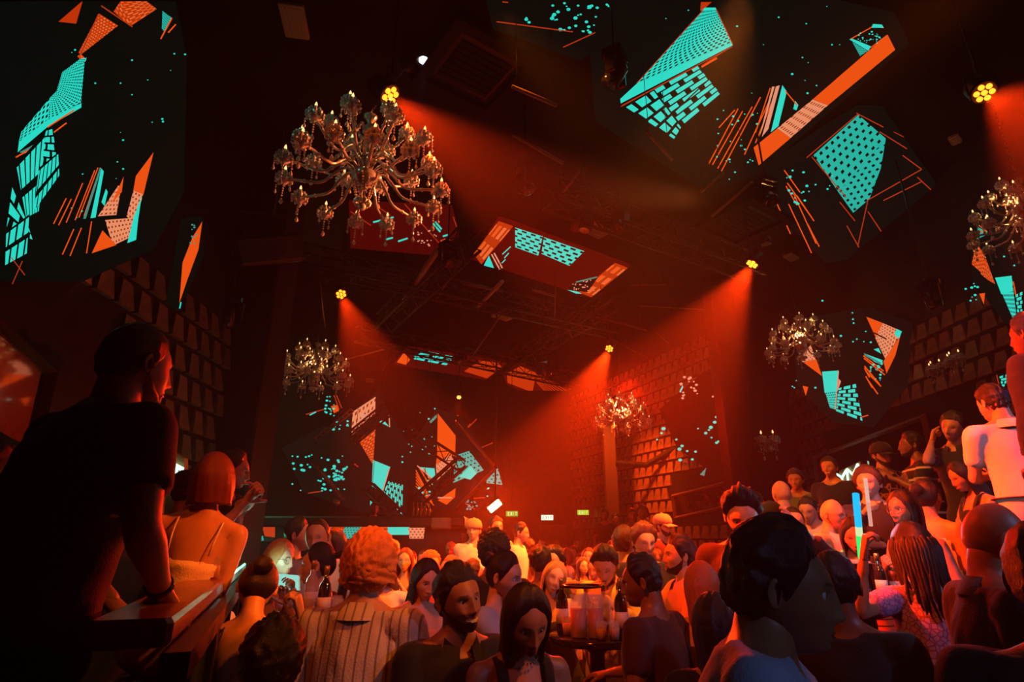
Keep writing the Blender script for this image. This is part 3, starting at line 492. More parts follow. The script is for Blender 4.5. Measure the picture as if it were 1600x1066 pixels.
for k, (x, y, l) in enumerate([(577, 596, 'round red ceiling speaker right of the second chandelier'), (902, 357, 'small round ceiling speaker left of the orange-lit vent')]):
    p = atz(x, y, 6.9 if k else 6.0); mb = MB(); mb.lathe((0, 0, 0), [(.001, -.01), (.1, -.02), (.12, .0), (.12, .06)], 18); tag(build(mb, 'ceiling_speaker', mat('red_grille', (.5, .2, .15), .6), None, True, tuple(p)), l, 'speaker')
# hung loudspeaker at upper left
p = at(418, 392, 7.2); r = empty('hanging_speaker', tuple(p), .5); tag(r, 'big black loudspeaker hung tilted beside the left column', 'speaker'); Rm = np.array(Euler((.35, -.35, 0)).to_matrix())
mb = MB(); mb.box((0, 0, 0), (.4, .26, .17), R=Rm, bev=.04); build(mb, 'cabinet', m_black, r, False); mb = MB(); mb.box(Rm @ np.array((0, -.265, 0)), (.37, .012, .145), R=Rm, bev=.01); build(mb, 'grille', m_iron, r, False)
mb = MB(); mb.tube([Rm @ np.array((-.41, 0, 0)), (-.5, 0, .45), (.3, 0, .55), Rm @ np.array((.41, 0, 0))], .018, 6); mb.tube([(0, 0, .5), (0, 0, 2.6)], .02, 6); build(mb, 'bracket', m_iron, r)
# ================================================================= chandeliers
m_cry = mat('smoky_crystal', (.55, .47, .42), .13, metal=.5, spec=.9, coat=.6); m_drop = mat('crystal_drop', (.75, .68, .62), .06, metal=.5, spec=1); m_bulb = emit('candle_bulb', (1, .55, .2), 1.8); m_cndl = mat('candle_sleeve', (.55, .45, .35), .4)
def arm_curve(R, rise, dip=.16, n=14):
    P = []
    for i in range(n+1):
        t = i/n; P.append((.08+(R-.08)*t, 0, .13*math.sin(math.pi*min(1, t*2.2))*(1-t)-dip*math.sin(math.pi*t)**1.6*(1 if t > .2 else t/.2)+rise*t**3))
    return np.array(P)
def chandelier_parts():
    A = {}
    for key, R, rise, dip in (('a', .72, -.12, .09), ('b', .60, .06, .12), ('c', .36, .08, .09)):
        P = arm_curve(R, rise, dip); mb = MB(); mb.tube(P, .014, 8)
        for q in P[::5]: mb.ball(q, .021, 8, 6)
        A[key] = (mb.mesh('arm'), P[-1])
    mb = MB(); mb.lathe((0, 0, 0), [(.01, -.04), (.03, -.025), (.06, .0), (.066, .012), (.05, .01), (.018, .03), (.022, .05), (.03, .075), (.018, .08)], 12)
    for k in range(9):
        a = k*2*math.pi/9; c = np.array((.07*math.cos(a), .07*math.sin(a), 0)); mb.ball(c+(0, 0, .0), (.015, .015, .018), 6, 5); mb.ball(c*1.02+(0, 0, .035), (.016, .016, .019), 6, 5); mb.ball(c*.75+(0, 0, .07), (.014, .014, .018), 6, 5)
    A['cup'] = mb.mesh('bobeche')
    mb = MB(); mb.tube([(0, 0, .07), (0, 0, .12)], .011, 8); A['candle'] = mb.mesh('candle')
    mb = MB(); mb.lathe((0, 0, .12), [(.008, 0), (.013, .014), (.009, .032), (.001, .05)], 8); A['bulb'] = mb.mesh('bulb')
    mb = MB()
    for k in range(5): mb.ball((0, 0, -.05-.026*k), .0095, 6, 5)
    mb.lathe((0, 0, -.245), [(.001, 0), (.02, .022), (.014, .045), (.003, .068)], 7)
    for s in (1, -1):
        mb.tube([(0, 0, -.03), (.04*s, 0, -.035), (.075*s, 0, -.02), (.075*s, 0, -.1)], .0025, 4)
        for k in range(2): mb.ball((.075*s, 0, -.03-.022*k), .009, 6, 5)
        mb.lathe((.075*s, 0, -.125), [(.001, 0), (.015, .018), (.01, .035), (.002, .055)], 6)
    A['pend'] = mb.mesh('pendant')
    mb = MB(); mb.lathe((0, 0, 0), [(.01, -.16), (.03, -.15), (.02, -.12), (.07, -.1), (.12, -.05), (.125, 0), (.09, .05), (.05, .07), (.04, .12), (.06, .17), (.035, .22), (.04, .3), (.075, .34), (.045, .4), (.03, .48), (.05, .55), (.02, .6), (.06, .66), (.07, .68), (.015, .69), (.012, .74)], 18); A['stem'] = mb.mesh('stem')
    mb = MB()
    for k in range(12):
        a = k*math.pi/6; c = np.array((.11*math.cos(a), .11*math.sin(a), -.05))
        for j in range(7): mb.ball(c*(1-.06*j)+(0, 0, -.03*j), .0105, 6, 4)
        mb.lathe(c*.6+(0, 0, -.29), [(.001, 0), (.022, .024), (.015, .045), (.003, .065)], 7)
    mb.ball((0, 0, -.33), .04, 10, 8); A['skirt'] = mb.mesh('bead_skirt')
    for k, m in (('a', m_cry), ('b', m_cry), ('c', m_cry)): A[k][0].materials.append(m)
    for k, m in (('cup', m_drop), ('candle', m_cndl), ('bulb', m_bulb), ('pend', m_drop), ('stem', m_cry), ('skirt', m_drop)): A[k].materials.append(m)
    return A
CPARTS = chandelier_parts()
def lk(name, me, parent, loc=(0, 0, 0), rz=0):
    o = bpy.data.objects.new(name, me); COL.objects.link(o); o.parent = parent; o.location = loc; o.rotation_euler = (0, 0, rz); return o
def chandelier(loc, s, label, tilt=(0, 0), na=12, nb=9, nc=6, canopy=None, lit=60):
    r = empty('chandelier', tuple(loc)); r.scale = (s, s, s); r.rotation_euler = (tilt[0], tilt[1], .13); tag(r, label, 'chandelier')
    lk('stem', CPARTS['stem'], r); lk('bead_skirt', CPARTS['skirt'], r)
    for key, n, z, ph in (('a', na, 0, 0), ('b', nb, .20, .2), ('c', nc, .44, .1)):
        for k in range(n):
            a = ph+2*math.pi*k/n; me, tip = CPARTS[key]; o = lk('arm', me, r, (0, 0, z), a)
            for nm, kk in (('bobeche', 'cup'), ('candle', 'candle'), ('bulb', 'bulb'), ('pendant', 'pend')): lk(nm, CPARTS[kk], o, tuple(tip), .4*k)
    mb = MB(); tm = Euler(tuple(r.rotation_euler)).to_matrix(); top = np.array(tm @ Vector((0, 0, .74)))
    can = (np.array(canopy)-np.array(loc))/s if canopy is not None else top+(0, 0, (ZC-loc[2])/s-top[2])
    ti = np.array(tm.transposed()); L = lambda v: ti @ np.array(v); P = []; n = max(6, int(np.linalg.norm(can-top)/.07))
    for k in range(n): q = top*(1-k/n)+can*k/n; mb.tube([L(q), L(top*(1-(k+1)/n)+can*(k+1)/n)], (.012, .004) if k % 2 else (.004, .012), 6)
    build(mb, 'chain', m_iron, r); mb = MB(); mb.lathe(L(can), [(.03, -.1), (.09, -.03), (.1, 0), (.1, .02)], 14); build(mb, 'canopy', m_iron, r)
    if lit: point('chandelier_point', (loc[0], loc[1], loc[2]+.25*s), lit, (1, .42, .12), .05)
    return r
chandelier(at(570, 275, 5.0), .92, 'huge crystal chandelier with curving glass arms, nearest the camera', (0, 0), 14, 10, 6, atz(637, 102, ZC-.05), lit=3)
chandelier(at(491, 586, 11.6), .98, 'crystal chandelier glowing at left, below the small orange lamp', lit=130)
chandelier(at(972, 655, 12.4), .8, 'orange-lit crystal chandelier in front of the tiled wall', lit=170)
chandelier(at(1252, 540, 10.5), .8, 'crystal chandelier by the right wall, left of the turquoise tower', lit=90)
chandelier(at(1612, 345, 6.0), .72, 'crystal chandelier cut off by the right edge of the photograph')
def sconce(p, n, label, s=1.0):
    r = empty('wall_sconce', tuple(p), math.atan2(n[1], n[0])); r.scale = (s, s, s); tag(r, label, 'wall lamp'); mb = MB(); mb.lathe((0, 0, 0), [(.001, -.02), (.05, -.01), (.06, .01)], 12, R=rot_to((1, 0, 0), (0, 1, 0))); build(mb, 'back_plate', m_cry, r)
    for k in (-1, 0, 1):
        a = k*.9; P = [(.02, 0, 0), (.08*math.cos(a), .08*math.sin(a), -.07), (.16*math.cos(a), .16*math.sin(a), -.03), (.17*math.cos(a), .17*math.sin(a), .05)]; mb = MB(); mb.tube(P, .01, 6); o = build(mb, 'arm', m_cry, r)
        for nm, kk in (('bobeche', 'cup'), ('candle', 'candle'), ('bulb', 'bulb'), ('pendant', 'pend')): c = lk(nm, CPARTS[kk], o, P[-1])
p = onp(1472, 582, (6.3, 0, 0), (1, 0, 0)); sconce(p, (-1, 0), 'small candle wall lamp high on the right wall, left of the pair', .8)
p = onp(1502, 568, (6.3, 0, 0), (1, 0, 0)); sconce(p, (-1, 0), 'small candle wall lamp high on the right wall, right of the pair', .8)
p = onp(1200, 700, (5.2, 12.0, 0), (-.7, -.7, 0)); sconce(p, (-.7, -.7), 'candle wall lamp between the far mirror and the right tiled wall', 1.5)
p = onp(163, 600, (-3.35, 0, 0), (1, 0, 0)); sconce(p, (1, 0), 'candle wall lamp on the left wall behind the man in the dark shirt', .8)
# ================================================================= mirrors
m_frame = mat('gilded_frame', (.35, .16, .08), .35, metal=.4, bump=.5, bscale=60); m_mir = mat('smoked_mirror', (.35, .30, .28), .04, metal=1)
def mirror(pts, label, fw=.09, dep=.07, mm=None):
    q = [np.array(p, float) for p in pts]; c = sum(q)/4; n = unit(np.cross(q[1]-q[0], q[3]-q[0]))
    if np.dot(n, np.array((0, 0, EYE))-c) < 0: n = -n
    r = empty('mirror', tuple(c)); tag(r, label, 'mirror'); ins = []
    for i in range(4):
        e1 = unit(q[(i+1) % 4]-q[i]); e0 = unit(q[i-1]-q[i]); ins.append(q[i]+(e1+e0)*fw)
    for i in range(4):
        j = (i+1) % 4; mb = MB(); a, b, cc, d = q[i]-c, q[j]-c, ins[j]-c, ins[i]-c; m1, m2 = (a+d)/2+n*dep, (b+cc)/2+n*dep
        mb.add([a, b, m2, m1, d, cc, m2+(0, 0, 0), m1+(0, 0, 0)], [(0, 1, 2, 3), (3, 2, 5, 4), (0, 3, 4), (1, 5, 2)]); build(mb, 'frame_side', m_frame, r, False)
    mb = MB(); mb.add([v-c+n*.01 for v in ins], [(0, 1, 2, 3)]); mb.add([v-c-n*.02 for v in q], [(3, 2, 1, 0)]); build(mb, 'mirror_glass', mm or m_mir, r, False)
    return r, c, n
L_ = lambda x, y: np.array(onp(x, y, (-3.3, 0, 0), (1, -.06, .0)))
tl, tr, br, bl = L_(0, 505), L_(82, 579), L_(50, 719), L_(0, 692)
mirror([tl+(tl-tr)*1.6, tr, br, bl+(bl-br)*1.6], 'gold-framed mirror leaning at the left edge of the photograph', .06)
R_ = lambda x, y: np.array(onp(x, y, (6.30, 0, 3.7), (1, 0, .22)))
RM, rc, rn = mirror([R_(1272, 712), R_(1446, 646), R_(1466, 728), R_(1283, 800)], 'wide gold-framed mirror on the right wall behind the seated guests', .09)
# lit letter signs; the right mirror's one imitates a reflection
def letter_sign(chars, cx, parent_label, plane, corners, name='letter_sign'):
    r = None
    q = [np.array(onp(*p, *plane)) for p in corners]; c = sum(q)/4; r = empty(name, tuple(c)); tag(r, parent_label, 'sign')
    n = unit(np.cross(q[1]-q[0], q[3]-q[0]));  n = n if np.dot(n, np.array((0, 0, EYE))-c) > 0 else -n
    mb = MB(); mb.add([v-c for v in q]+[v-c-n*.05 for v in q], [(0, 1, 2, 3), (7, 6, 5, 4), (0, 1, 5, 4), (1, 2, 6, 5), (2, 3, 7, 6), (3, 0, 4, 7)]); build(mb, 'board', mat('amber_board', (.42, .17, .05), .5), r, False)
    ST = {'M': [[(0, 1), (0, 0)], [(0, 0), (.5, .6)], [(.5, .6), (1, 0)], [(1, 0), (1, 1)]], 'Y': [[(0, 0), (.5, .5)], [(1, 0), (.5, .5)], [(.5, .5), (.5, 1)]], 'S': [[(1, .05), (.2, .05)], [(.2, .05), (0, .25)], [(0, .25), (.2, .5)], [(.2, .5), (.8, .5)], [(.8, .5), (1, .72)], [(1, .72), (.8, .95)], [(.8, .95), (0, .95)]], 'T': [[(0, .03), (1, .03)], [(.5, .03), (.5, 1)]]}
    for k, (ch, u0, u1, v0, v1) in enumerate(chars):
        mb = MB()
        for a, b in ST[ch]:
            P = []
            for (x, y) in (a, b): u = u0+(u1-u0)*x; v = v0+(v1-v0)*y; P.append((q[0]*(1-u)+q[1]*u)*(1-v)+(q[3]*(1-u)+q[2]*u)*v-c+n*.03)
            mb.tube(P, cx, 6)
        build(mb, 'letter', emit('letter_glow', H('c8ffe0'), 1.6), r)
letter_sign([('Y', -.05, .42, .15, .8), ('M', .45, .95, .1, .85)], .022, 'added amber board with glowing YM standing in for a reflection in the right mirror', ((6.22, 0, 3.7), (1, 0, .22)), [(1311, 736), (1344, 721), (1347, 751), (1313, 762)])  # board and letters added in place of the sign's reflection
letter_sign([('S', -.6, .15, .18, .52), ('T', .3, 1.05, .18, .52)], .02, 'glowing letters ST on an amber board behind the man leaning on the rail', ((0, 4.6, 0), (.15, 1, 0)), [(262, 700), (288, 716), (284, 810), (256, 808)])
# far mirror (angled wall)
pl = ((B2[0]-.16, B2[1], 3.0), (n2[0], n2[1], -.2)); M2 = lambda x, y: np.array(onp(x, y, *pl))
mirror([M2(1050, 773), M2(1168, 743), M2(1172, 786), M2(1055, 812)], 'gold-framed mirror on the tiled wall at the back right', .07)
# exit signs
def exit_sign(px, py, y, w, label, col, txt=True):
    p = aty(px, py, y); r = empty('exit_sign', tuple(p)); tag(r, label, 'exit sign'); h = w*.42; mb = MB(); mb.box((0, .03, 0), (w/2+.02, .03, h/2+.02)); build(mb, 'housing', m_black, r, False)
    mb = MB(); mb.box((0, -.006, 0), (w/2, .006, h/2)); build(mb, 'lit_face', emit('exit_'+label[:5], col, 1.0), r, False)
    mw = emit('exit_white', (.8, 1, .8), 1.1) if txt else emit('exit_green_dark', H('1f7a3a'), 1); mb = MB()
    u = h*.3; L = {'E': [(0, 0, 0, 1), (0, 0, .6, 0), (0, .5, .5, .5), (0, 1, .6, 1)], 'X': [(0, 0, .6, 1), (.6, 0, 0, 1)], 'I': [(.1, 0, .1, 1)], 'T': [(0, 1, .6, 1), (.3, 0, .3, 1)]}
    for k, ch in enumerate('EXIT'):
        for a in L[ch]: x0 = (k-2)*w*.2+.02; mb.tube([(x0+a[0]*w*.2, -.016, (a[1]-.5)*h*.6), (x0+a[2]*w*.2, -.016, (a[3]-.5)*h*.6)], w*.014, 4)
    build(mb, 'letters', mw, r, False)
    if y < 14: hang(r, p+Vector((0, .03, h/2)))
exit_sign(800, 803, 13.0, .26, 'green exit sign above the heads of the three men in white', H('3fae2a')); exit_sign(855, 809, 18.13, .36, 'white-lit exit sign on the back wall, middle of three', H('d8ffd0'), False); exit_sign(911, 801, 17.0, .32, 'yellow-green exit sign left of the slim column', H('9ad01c'))
# back wall doors and panels
m_door = mat('orange_door', (.30, .12, .05), .6)
for k, (x0, y0, x1, y1, yy) in enumerate([(842, 820, 885, 850, 18.05), (903, 816, 925, 850, 17.6), (928, 816, 948, 850, 17.2)]):
    a, b = aty(x0, y0, yy), aty(x1, y1, yy); mb = MB(); mb.box(((a.x+b.x)/2, yy, a.z/2), (abs(b.x-a.x)/2, .04, a.z/2)); o = build(mb, 'door_%d' % (k+1), m_door, None, False); o['kind'] = 'structure'
# DJ booth on the left with LED fascia
m_booth = mat('booth_black', (.012, .016, .013), .4)
r = empty('dj_booth', (-2.6, 10.5, 0)); tag(r, 'long black raised DJ booth with a glowing LED strip along its front', 'booth'); a, b = aty(352, 822, 10.5), aty(722, 824, 10.5)
mb = MB(); mb.box(((a.x+b.x)/2+2.6, .6, 1.0), ((b.x-a.x)/2, .6, .55)); mb.box(((a.x+b.x)/2+2.6, .6, a.z+.07), ((b.x-a.x)/2+.05, .72, .09), bev=.03); build(mb, 'counter', m_booth, r, False)
mb = MB(); mb.box(((a.x+b.x)/2+2.6, .5, 1.62), ((b.x-a.x)/2, .5, .3)); build(mb, 'front_box', m_booth, r, False)
S = Screen('curved LED strip on the DJ booth front with orange stripes and turquoise patches', (0, 10.42, 0), (0, 1, 0), [(500, 821), (664, 824), (664, 842), (500, 844)], 'k', .03)
S.quad('ol', [(502, 822), (520, 822), (516, 832), (502, 836)], 3, 3); S.quad('ol', [(520, 822), (560, 823), (545, 842), (522, 842)], 8, 1); S.quad('tv', [(540, 823), (566, 823), (562, 842), (530, 842)], 6, 5); S.quad('ol', [(564, 823), (608, 823), (604, 842), (562, 842)], 1, 7); S.quad('t', [(606, 824), (640, 824), (640, 836), (606, 836)], 1, 1); S.quad('ow', [(638, 825), (664, 825), (662, 842), (640, 842)], 4, 4)
S = Screen('short red and blue LED strip behind the man with raised arms', (0, 9.0, 0), (0, 1, 0), [(366, 820), (432, 820), (432, 846), (366, 846)], 'k', .03)
S.quad('od', [(370, 822), (404, 822), (404, 838), (370, 832)], 1, 1); S.quad('od', [(410, 824), (430, 824), (430, 840), (414, 838)], 1, 1); S.quad('tv', [(376, 834), (412, 838), (412, 845), (376, 845)], 5, 2)
mb = MB(); mb.box((0, 0, 0), (.16, .14, .09), bev=.02); o = build(mb, 'mixer', mat('pale_mixer', (.4, .33, .15), .4), None, False, tuple(aty(690, 818, 10.3))); tag(o, 'small pale mixer box at the right end of the DJ booth', 'mixer')
p = aty(653, 815, 10.3)
for k in range(5):
    q = (p.x-.12+.07*k, p.y+.2, a.z+.16); mb = MB(); mb.lathe((0, 0, 0), [(.022, 0), (.022, .13), (.009, .17), (.009, .23), (.001, .232)], 8); tag(build(mb, 'bottle', mat('amber_glass', (.3, .16, .04), .1, coat=1), None, True, q), ['first bottle from the left', 'second bottle from the left', 'middle bottle of five', 'second bottle from the right', 'rightmost bottle of five'][k]+' on the DJ booth counter', 'bottle', 'bottles on the DJ booth counter')
p = aty(525, 790, 10.6); r = empty('desk_lamp', (p.x, p.y, 2.15)); tag(r, 'round lamp on a thin stand at the left part of the DJ booth', 'lamp'); mb = MB(); mb.tube([(0, 0, 0), (0, 0, p.z-2.1)], .012, 6); build(mb, 'stand', m_iron, r); mb = MB(); mb.ball((0, 0, p.z-2.1), .06, 12, 8); build(mb, 'lamp_head', mat('brass_lamp', (.5, .3, .1), .3, metal=.6), r)
# small green-lit bar behind the people at lower left
mb = MB(); mb.box((0, 0, 0), (.22, .1, .1)); 
# ================================================================= rail on the left platform
m_rail = mat('red_brown_wood', (.30, .07, .045), .28, bump=.15, bscale=12, stretch=(1, 8, 8), vary=.25, coat=.3)
ra, rb = np.array((-.84, 1.40, 0)), np.array((-2.16, 4.8, 0)); rd = unit(rb-ra); rang = math.atan2(rd[1], rd[0]); RL = np.linalg.norm(rb-ra)
r = empty('bar_rail', tuple((ra+rb)/2), rang); tag(r, 'red-brown wooden bar rail with glass panels along the left platform edge', 'rail')
mb = MB(); mb.box((0, 0, 1.605), (RL/2, .085, .03), bev=.012); build(mb, 'rail_top', m_rail, r, False)
mb = MB(); mb.box((0, -.1, 1.535), (RL/2, .03, .03)); build(mb, 'under_rail', m_black, r, False)
mb = MB(); mb.box((0, -.1, .72), (RL/2, .03, .04)); build(mb, 'bottom_rail', m_black, r, False)
for k in range(6): mb = MB(); mb.box((-RL/2+.1+k*(RL-.2)/5, -.1, .78), (.025, .03, .76), bev=.006); build(mb, 'post', m_black, r, False)
for k in range(5): mb = MB(); mb.box((-RL/2+.1+(k+.5)*(RL-.2)/5, -.1, 1.13), ((RL-.2)/10-.04, .008, .36)); build(mb, 'glass_panel', mat('green_glass', (.10, .25, .12), .08, spec=.8, coat=1) if k % 2 == 0 else m_gloss, r, False)
# ================================================================= people
def sm(x, a, b): t = np.clip((x-a)/(b-a+1e-9), 0, 1); return t*t*(3-2*t)
def rotm(rx=0, ry=0, rz=0): return np.array(Euler((rx, ry, rz)).to_matrix())
def grid_faces(nv, nu, wrap=True):
    f = []
    for j in range(nv-1):
        for i in range(nu if wrap else nu-1): f.append((j*nu+i, (j+1)*nu+i, (j+1)*nu+(i+1) % nu, j*nu+(i+1) % nu))
    return f
def head_base(th, ph, female=0):
    """cranium + jaw; th polar from top, ph azimuth from the face (+Y)"""
    st, ct = np.sin(th), np.cos(th); x = .077*st*np.sin(ph); y = .096*st*np.cos(ph); z = .118*ct
    fr = np.clip(np.cos(ph), 0, 1); lo = sm(-z, .02, .115)
    x = x*(1-(.30+.08*female)*sm(-z, .015, .11)); x = x*(1+.04*sm(z, -.02, .05)*(1-sm(z, .06, .1)))
    y = np.where(np.cos(ph) < 0, y*(1-.42*lo), y)
    y = y+.040*lo*fr**.7*np.clip(st*1.25, 0, 1)**.6
    y = np.where(np.cos(ph) > 0, np.minimum(y, .083-.25*np.abs(x)**1.55*4), y) if False else y
    y = y-.012*fr*sm(z, .03, .09)
    return x, y, z
def head_mesh(nu=72, nv=54, female=0, smile=0, closed=0):
    u = np.linspace(-1, 1, nu, endpoint=False); ph = np.pi*np.sign(u)*np.abs(u)**1.45; th = np.linspace(.04, np.pi-.04, nv)
    T, Pn = np.meshgrid(th, ph, indexing='ij'); x, y, z = head_base(T, Pn, female); f = (np.cos(Pn) > .1)*1.
    g = lambda cx, cz, sx, sz: np.exp(-((x-cx)/sx)**2-((z-cz)/sz)**2)
    ax = np.abs(x); d = 0
    A = np.interp(z, [-.056, -.048, -.040, -.034, -.01, .012, .03], [0, .006, .023, .026, .014, .005, 0])*(1-.12*female)
    wd = np.interp(z, [-.05, -.038, -.02, .01], [.017, .0155, .010, .009]); d += A*np.exp(-(x/wd)**2)
    d += .005*(g(.0145, -.042, .006, .007)+g(-.0145, -.042, .006, .007))
    d -= .0115*np.exp(-((ax-.031)/.0155)**2-((z-.001)/.0105)**2)
    d += .0045*(1-.5*female)*np.exp(-((ax-.030)/.022)**2-((z-.020)/.006)**2)
    d += .005*np.exp(-((ax-.046)/.016)**2-((z+.030)/.016)**2)
    d -= .005*np.exp(-((ax-.045)/.014)**2-((z+.062)/.014)**2)
    mw = .021+.007*smile; mz = -.067+smile*.006*(ax/.025)**2
    d += (.0050+.002*female)*np.exp(-((z-mz-.0055)/.0040)**2)*np.exp(-(x/mw)**4)
    d += (.0065+.002*female)*np.exp(-((z-mz+.0060)/.0045)**2)*np.exp(-(x/(mw*.85))**4)
    d -= (.004+.006*smile)*np.exp(-((z-mz)/.0025)**2)*np.exp(-(x/mw)**4)
    d -= .004*g(0, -.083, .018, .005); d += .007*g(0, -.100, .017, .012)
    d += .008*smile*np.exp(-((ax-.040)/.012)**2-((z+.040)/.012)**2)
    y = y+d*f
    V = np.stack([x, y, z], -1).reshape(-1, 3); F_ = grid_faces(nv, nu); n = len(V)
    V = np.concatenate([V, [[0, 0, .118], [0, .035, -.116]]]); Fi = [(n, i, (i+1) % nu) for i in range(nu)]+[(n+1, (nv-1)*nu+(i+1) % nu, (nv-1)*nu+i) for i in range(nu)]
    mi = []
    X, Z, FF = x.reshape(-1), z.reshape(-1), f.reshape(-1)
    for q in F_:
        k = list(q); cx, cz, cf = X[k].mean(), Z[k].mean(), FF[k].min(); m = 0; a = abs(cx)
        mzz = -.067+smile*.006*(a/.025)**2
        if cf > 0:
            if a < mw*.98 and -.0135*(1-(a/mw)**2)-.001 < cz-mzz < .0095*(1-(a/mw)**2)+.001: m = 1
            if a < mw*.9 and abs(cz-mzz) < .0016+.004*smile: m = 3 if smile else 2
            if .014 < a < .049 and abs(cz-(.0225-.35*(a-.03)**2*30)) < (.0034 if not female else .0024): m = 2
            if .017 < a < .045 and (abs(cz-(.0055-.012*((a-.031)/.014)**2)) < .0022 or (closed and abs(cz+.001+.012*((a-.031)/.014)**2) < .002)): m = 2
        mi.append(3 if m == 3 else 0)
    m_ = (X*0+1)*FF; aX = np.abs(X); mzz = -.067+smile*.006*(aX/.025)**2; q_ = 1-np.clip(aX/mw, 0, 1)**2
    lip = m_*sm(q_, 0, .25)*sm(Z-mzz, -.0155*q_-.003, -.0115*q_-.001)*(1-sm(Z-mzz, .0085*q_, .0115*q_+.002))
    bz = .0225-.35*(aX-.03)**2*30; bw = .0026 if female else .0036
    br = m_*sm(aX, .011, .018)*(1-sm(aX, .043, .052))*np.exp(-(np.abs(Z-bz)/bw)**3)*.9
    lz = .0075-.012*((aX-.031)/.014)**2; br = np.maximum(br, m_*(aX > .015)*(aX < .047)*np.exp(-((Z-lz)/.0022)**2)*.8)
    br = np.maximum(br, m_*sm(q_, .1, .4)*np.exp(-((Z-mzz)/.0016)**2)*.7)
    if closed: lz = -.002+.012*((aX-.031)/.014)**2; br = np.maximum(br, m_*(aX > .016)*(aX < .046)*np.exp(-((Z-lz)/.0022)**2))
    z0 = np.zeros(2); return V, F_+Fi, mi+[0]*len(Fi), np.concatenate([lip, z0]), np.concatenate([br, z0])
HEADS = {}
def get_head(lod, female, smile, closed):
    k = (lod, female, smile, closed)
    if k not in HEADS:
        nu, nv = ((76, 58), (44, 36), (26, 22))[lod]; HEADS[k] = head_mesh(nu, nv, female, smile, closed)
    return HEADS[k]
def ear_mb(mb, s, R, c, sc):
    P = []; v, f = [], []; n = 14
    for k in range(n):
        a = 2*math.pi*k/n; r = 1.0 if math.sin(a) > -.4 else .85
        P.append((0, .017*math.cos(a)*r*(1 if math.cos(a) < 0 else .7), .031*math.sin(a)*r))
    P = np.array(P); v = np.concatenate([P*.85+(-.006*s, 0, 0), P*1.0+(.010*s, -.006, 0), P*.82+(.012*s, -.006, 0), P*.35+(.004*s, 0, 0)]); f = []
    for j in range(3):
        for i in range(n): f.append((j*n+i, j*n+(i+1) % n, (j+1)*n+(i+1) % n, (j+1)*n+i))
    f.append(tuple(3*n+i for i in range(n))); v = v @ rotm(0, 0, .25*s).T+np.array((.0745*s, -.004, -.012))
    mb.add((v*sc) @ R.T+c, f)
# ---- hands
def hand_raw(curl=.5, spread=.12, thumb=.5, grip=False):
    mb = MB()       # wrist at origin, fingers +Y, palm faces -Z, thumb on +X side
    mb.tube([(0, -.02, 0), (0, .02, 0), (.002, .06, 0), (.0, .088, 0), (0, .096, 0)], [(.024, .018), (.032, .017), (.041, .015), (.040, .0125), (.03, .008)], 12, (1, 0, 0))
    for x, L, r, sp in ((.030, .074, .0088, .5), (.010, .082, .0092, .12), (-.011, .077, .0088, -.25), (-.030, .060, .0078, -.8)):
        a = sp*spread*2; p = np.array((x, .082, 0)); c = 0; P = [np.array((x*.9, .055, 0)), p]; R = [r*1.1, r*1.12]
        for j, fr in enumerate((.44, .31, .25)):
            c += curl*(.9 if j == 0 else 1.15); d = np.array((math.sin(a)*math.cos(c), math.cos(a)*math.cos(c), -math.sin(c)))
            P += [P[-1]+d*L*fr*.5, P[-1]+d*L*fr]; R += [r*(.98-.1*j), r*(1.0-.13*j)]
        P.append(P[-1]+d*.004); R.append(r*.35); mb.tube(P, R, 8)
    d = unit((.75, .62, -.3*thumb)); P = [np.array((.012, .012, -.004)), np.array((.030, .030, -.008))]; P.append(P[-1]+d*.034); d2 = unit((.35, .9, -.35-.5*thumb)); P.append(P[-1]+d2*.028); d3 = unit((.1, .95, -.4-.5*thumb)); P.append(P[-1]+d3*.024); P.append(P[-1]+d3*.004)
    mb.tube(P, [.012, .0145, .0115, .010, .0085, .003], 8)
    return mb
# ---- batch voxel remesh
_batch = []
def remesh_later(mb, vox, smooth=3): _batch.append((mb.V(), mb.f, vox, smooth)); return len(_batch)-1
def run_batch():
    objs = []
    for V, Fc, vox, s in _batch:
        me = bpy.data.meshes.new('tmp'); me.from_pydata(V.tolist(), [], Fc); o = bpy.data.objects.new('tmp', me); COL.objects.link(o)
        m = o.modifiers.new('r', 'REMESH'); m.mode = 'VOXEL'; m.voxel_size = vox; m.adaptivity = 0
        m = o.modifiers.new('s', 'SMOOTH'); m.factor = .5; m.iterations = s; objs.append(o)
    dg = bpy.context.evaluated_depsgraph_get(); out = []
    for o in objs:
        e = o.evaluated_get(dg); me = e.to_mesh(); n = len(me.vertices); V = np.empty(n*3, 'f'); me.vertices.foreach_get('co', V); N = np.empty(n*3, 'f'); me.vertices.foreach_get('normal', N)
        q = np.empty(len(me.loops), 'i'); me.loops.foreach_get('vertex_index', q); ls = np.empty(len(me.polygons), 'i'); me.polygons.foreach_get('loop_start', ls); lt = np.empty(len(me.polygons), 'i'); me.polygons.foreach_get('loop_total', lt)
        out.append((V.reshape(-1, 3).astype(float), N.reshape(-1, 3).astype(float), q[ls[:, None]+np.arange(4)] if (lt == 4).all() else np.array([list(q[a:a+4]) if t == 4 else list(q[a:a+3])+[q[a]] for a, t in zip(ls, lt)])))
        e.to_mesh_clear()
    for o in objs: me = o.data; bpy.data.objects.remove(o); bpy.data.meshes.remove(me)
    _batch.clear(); return out
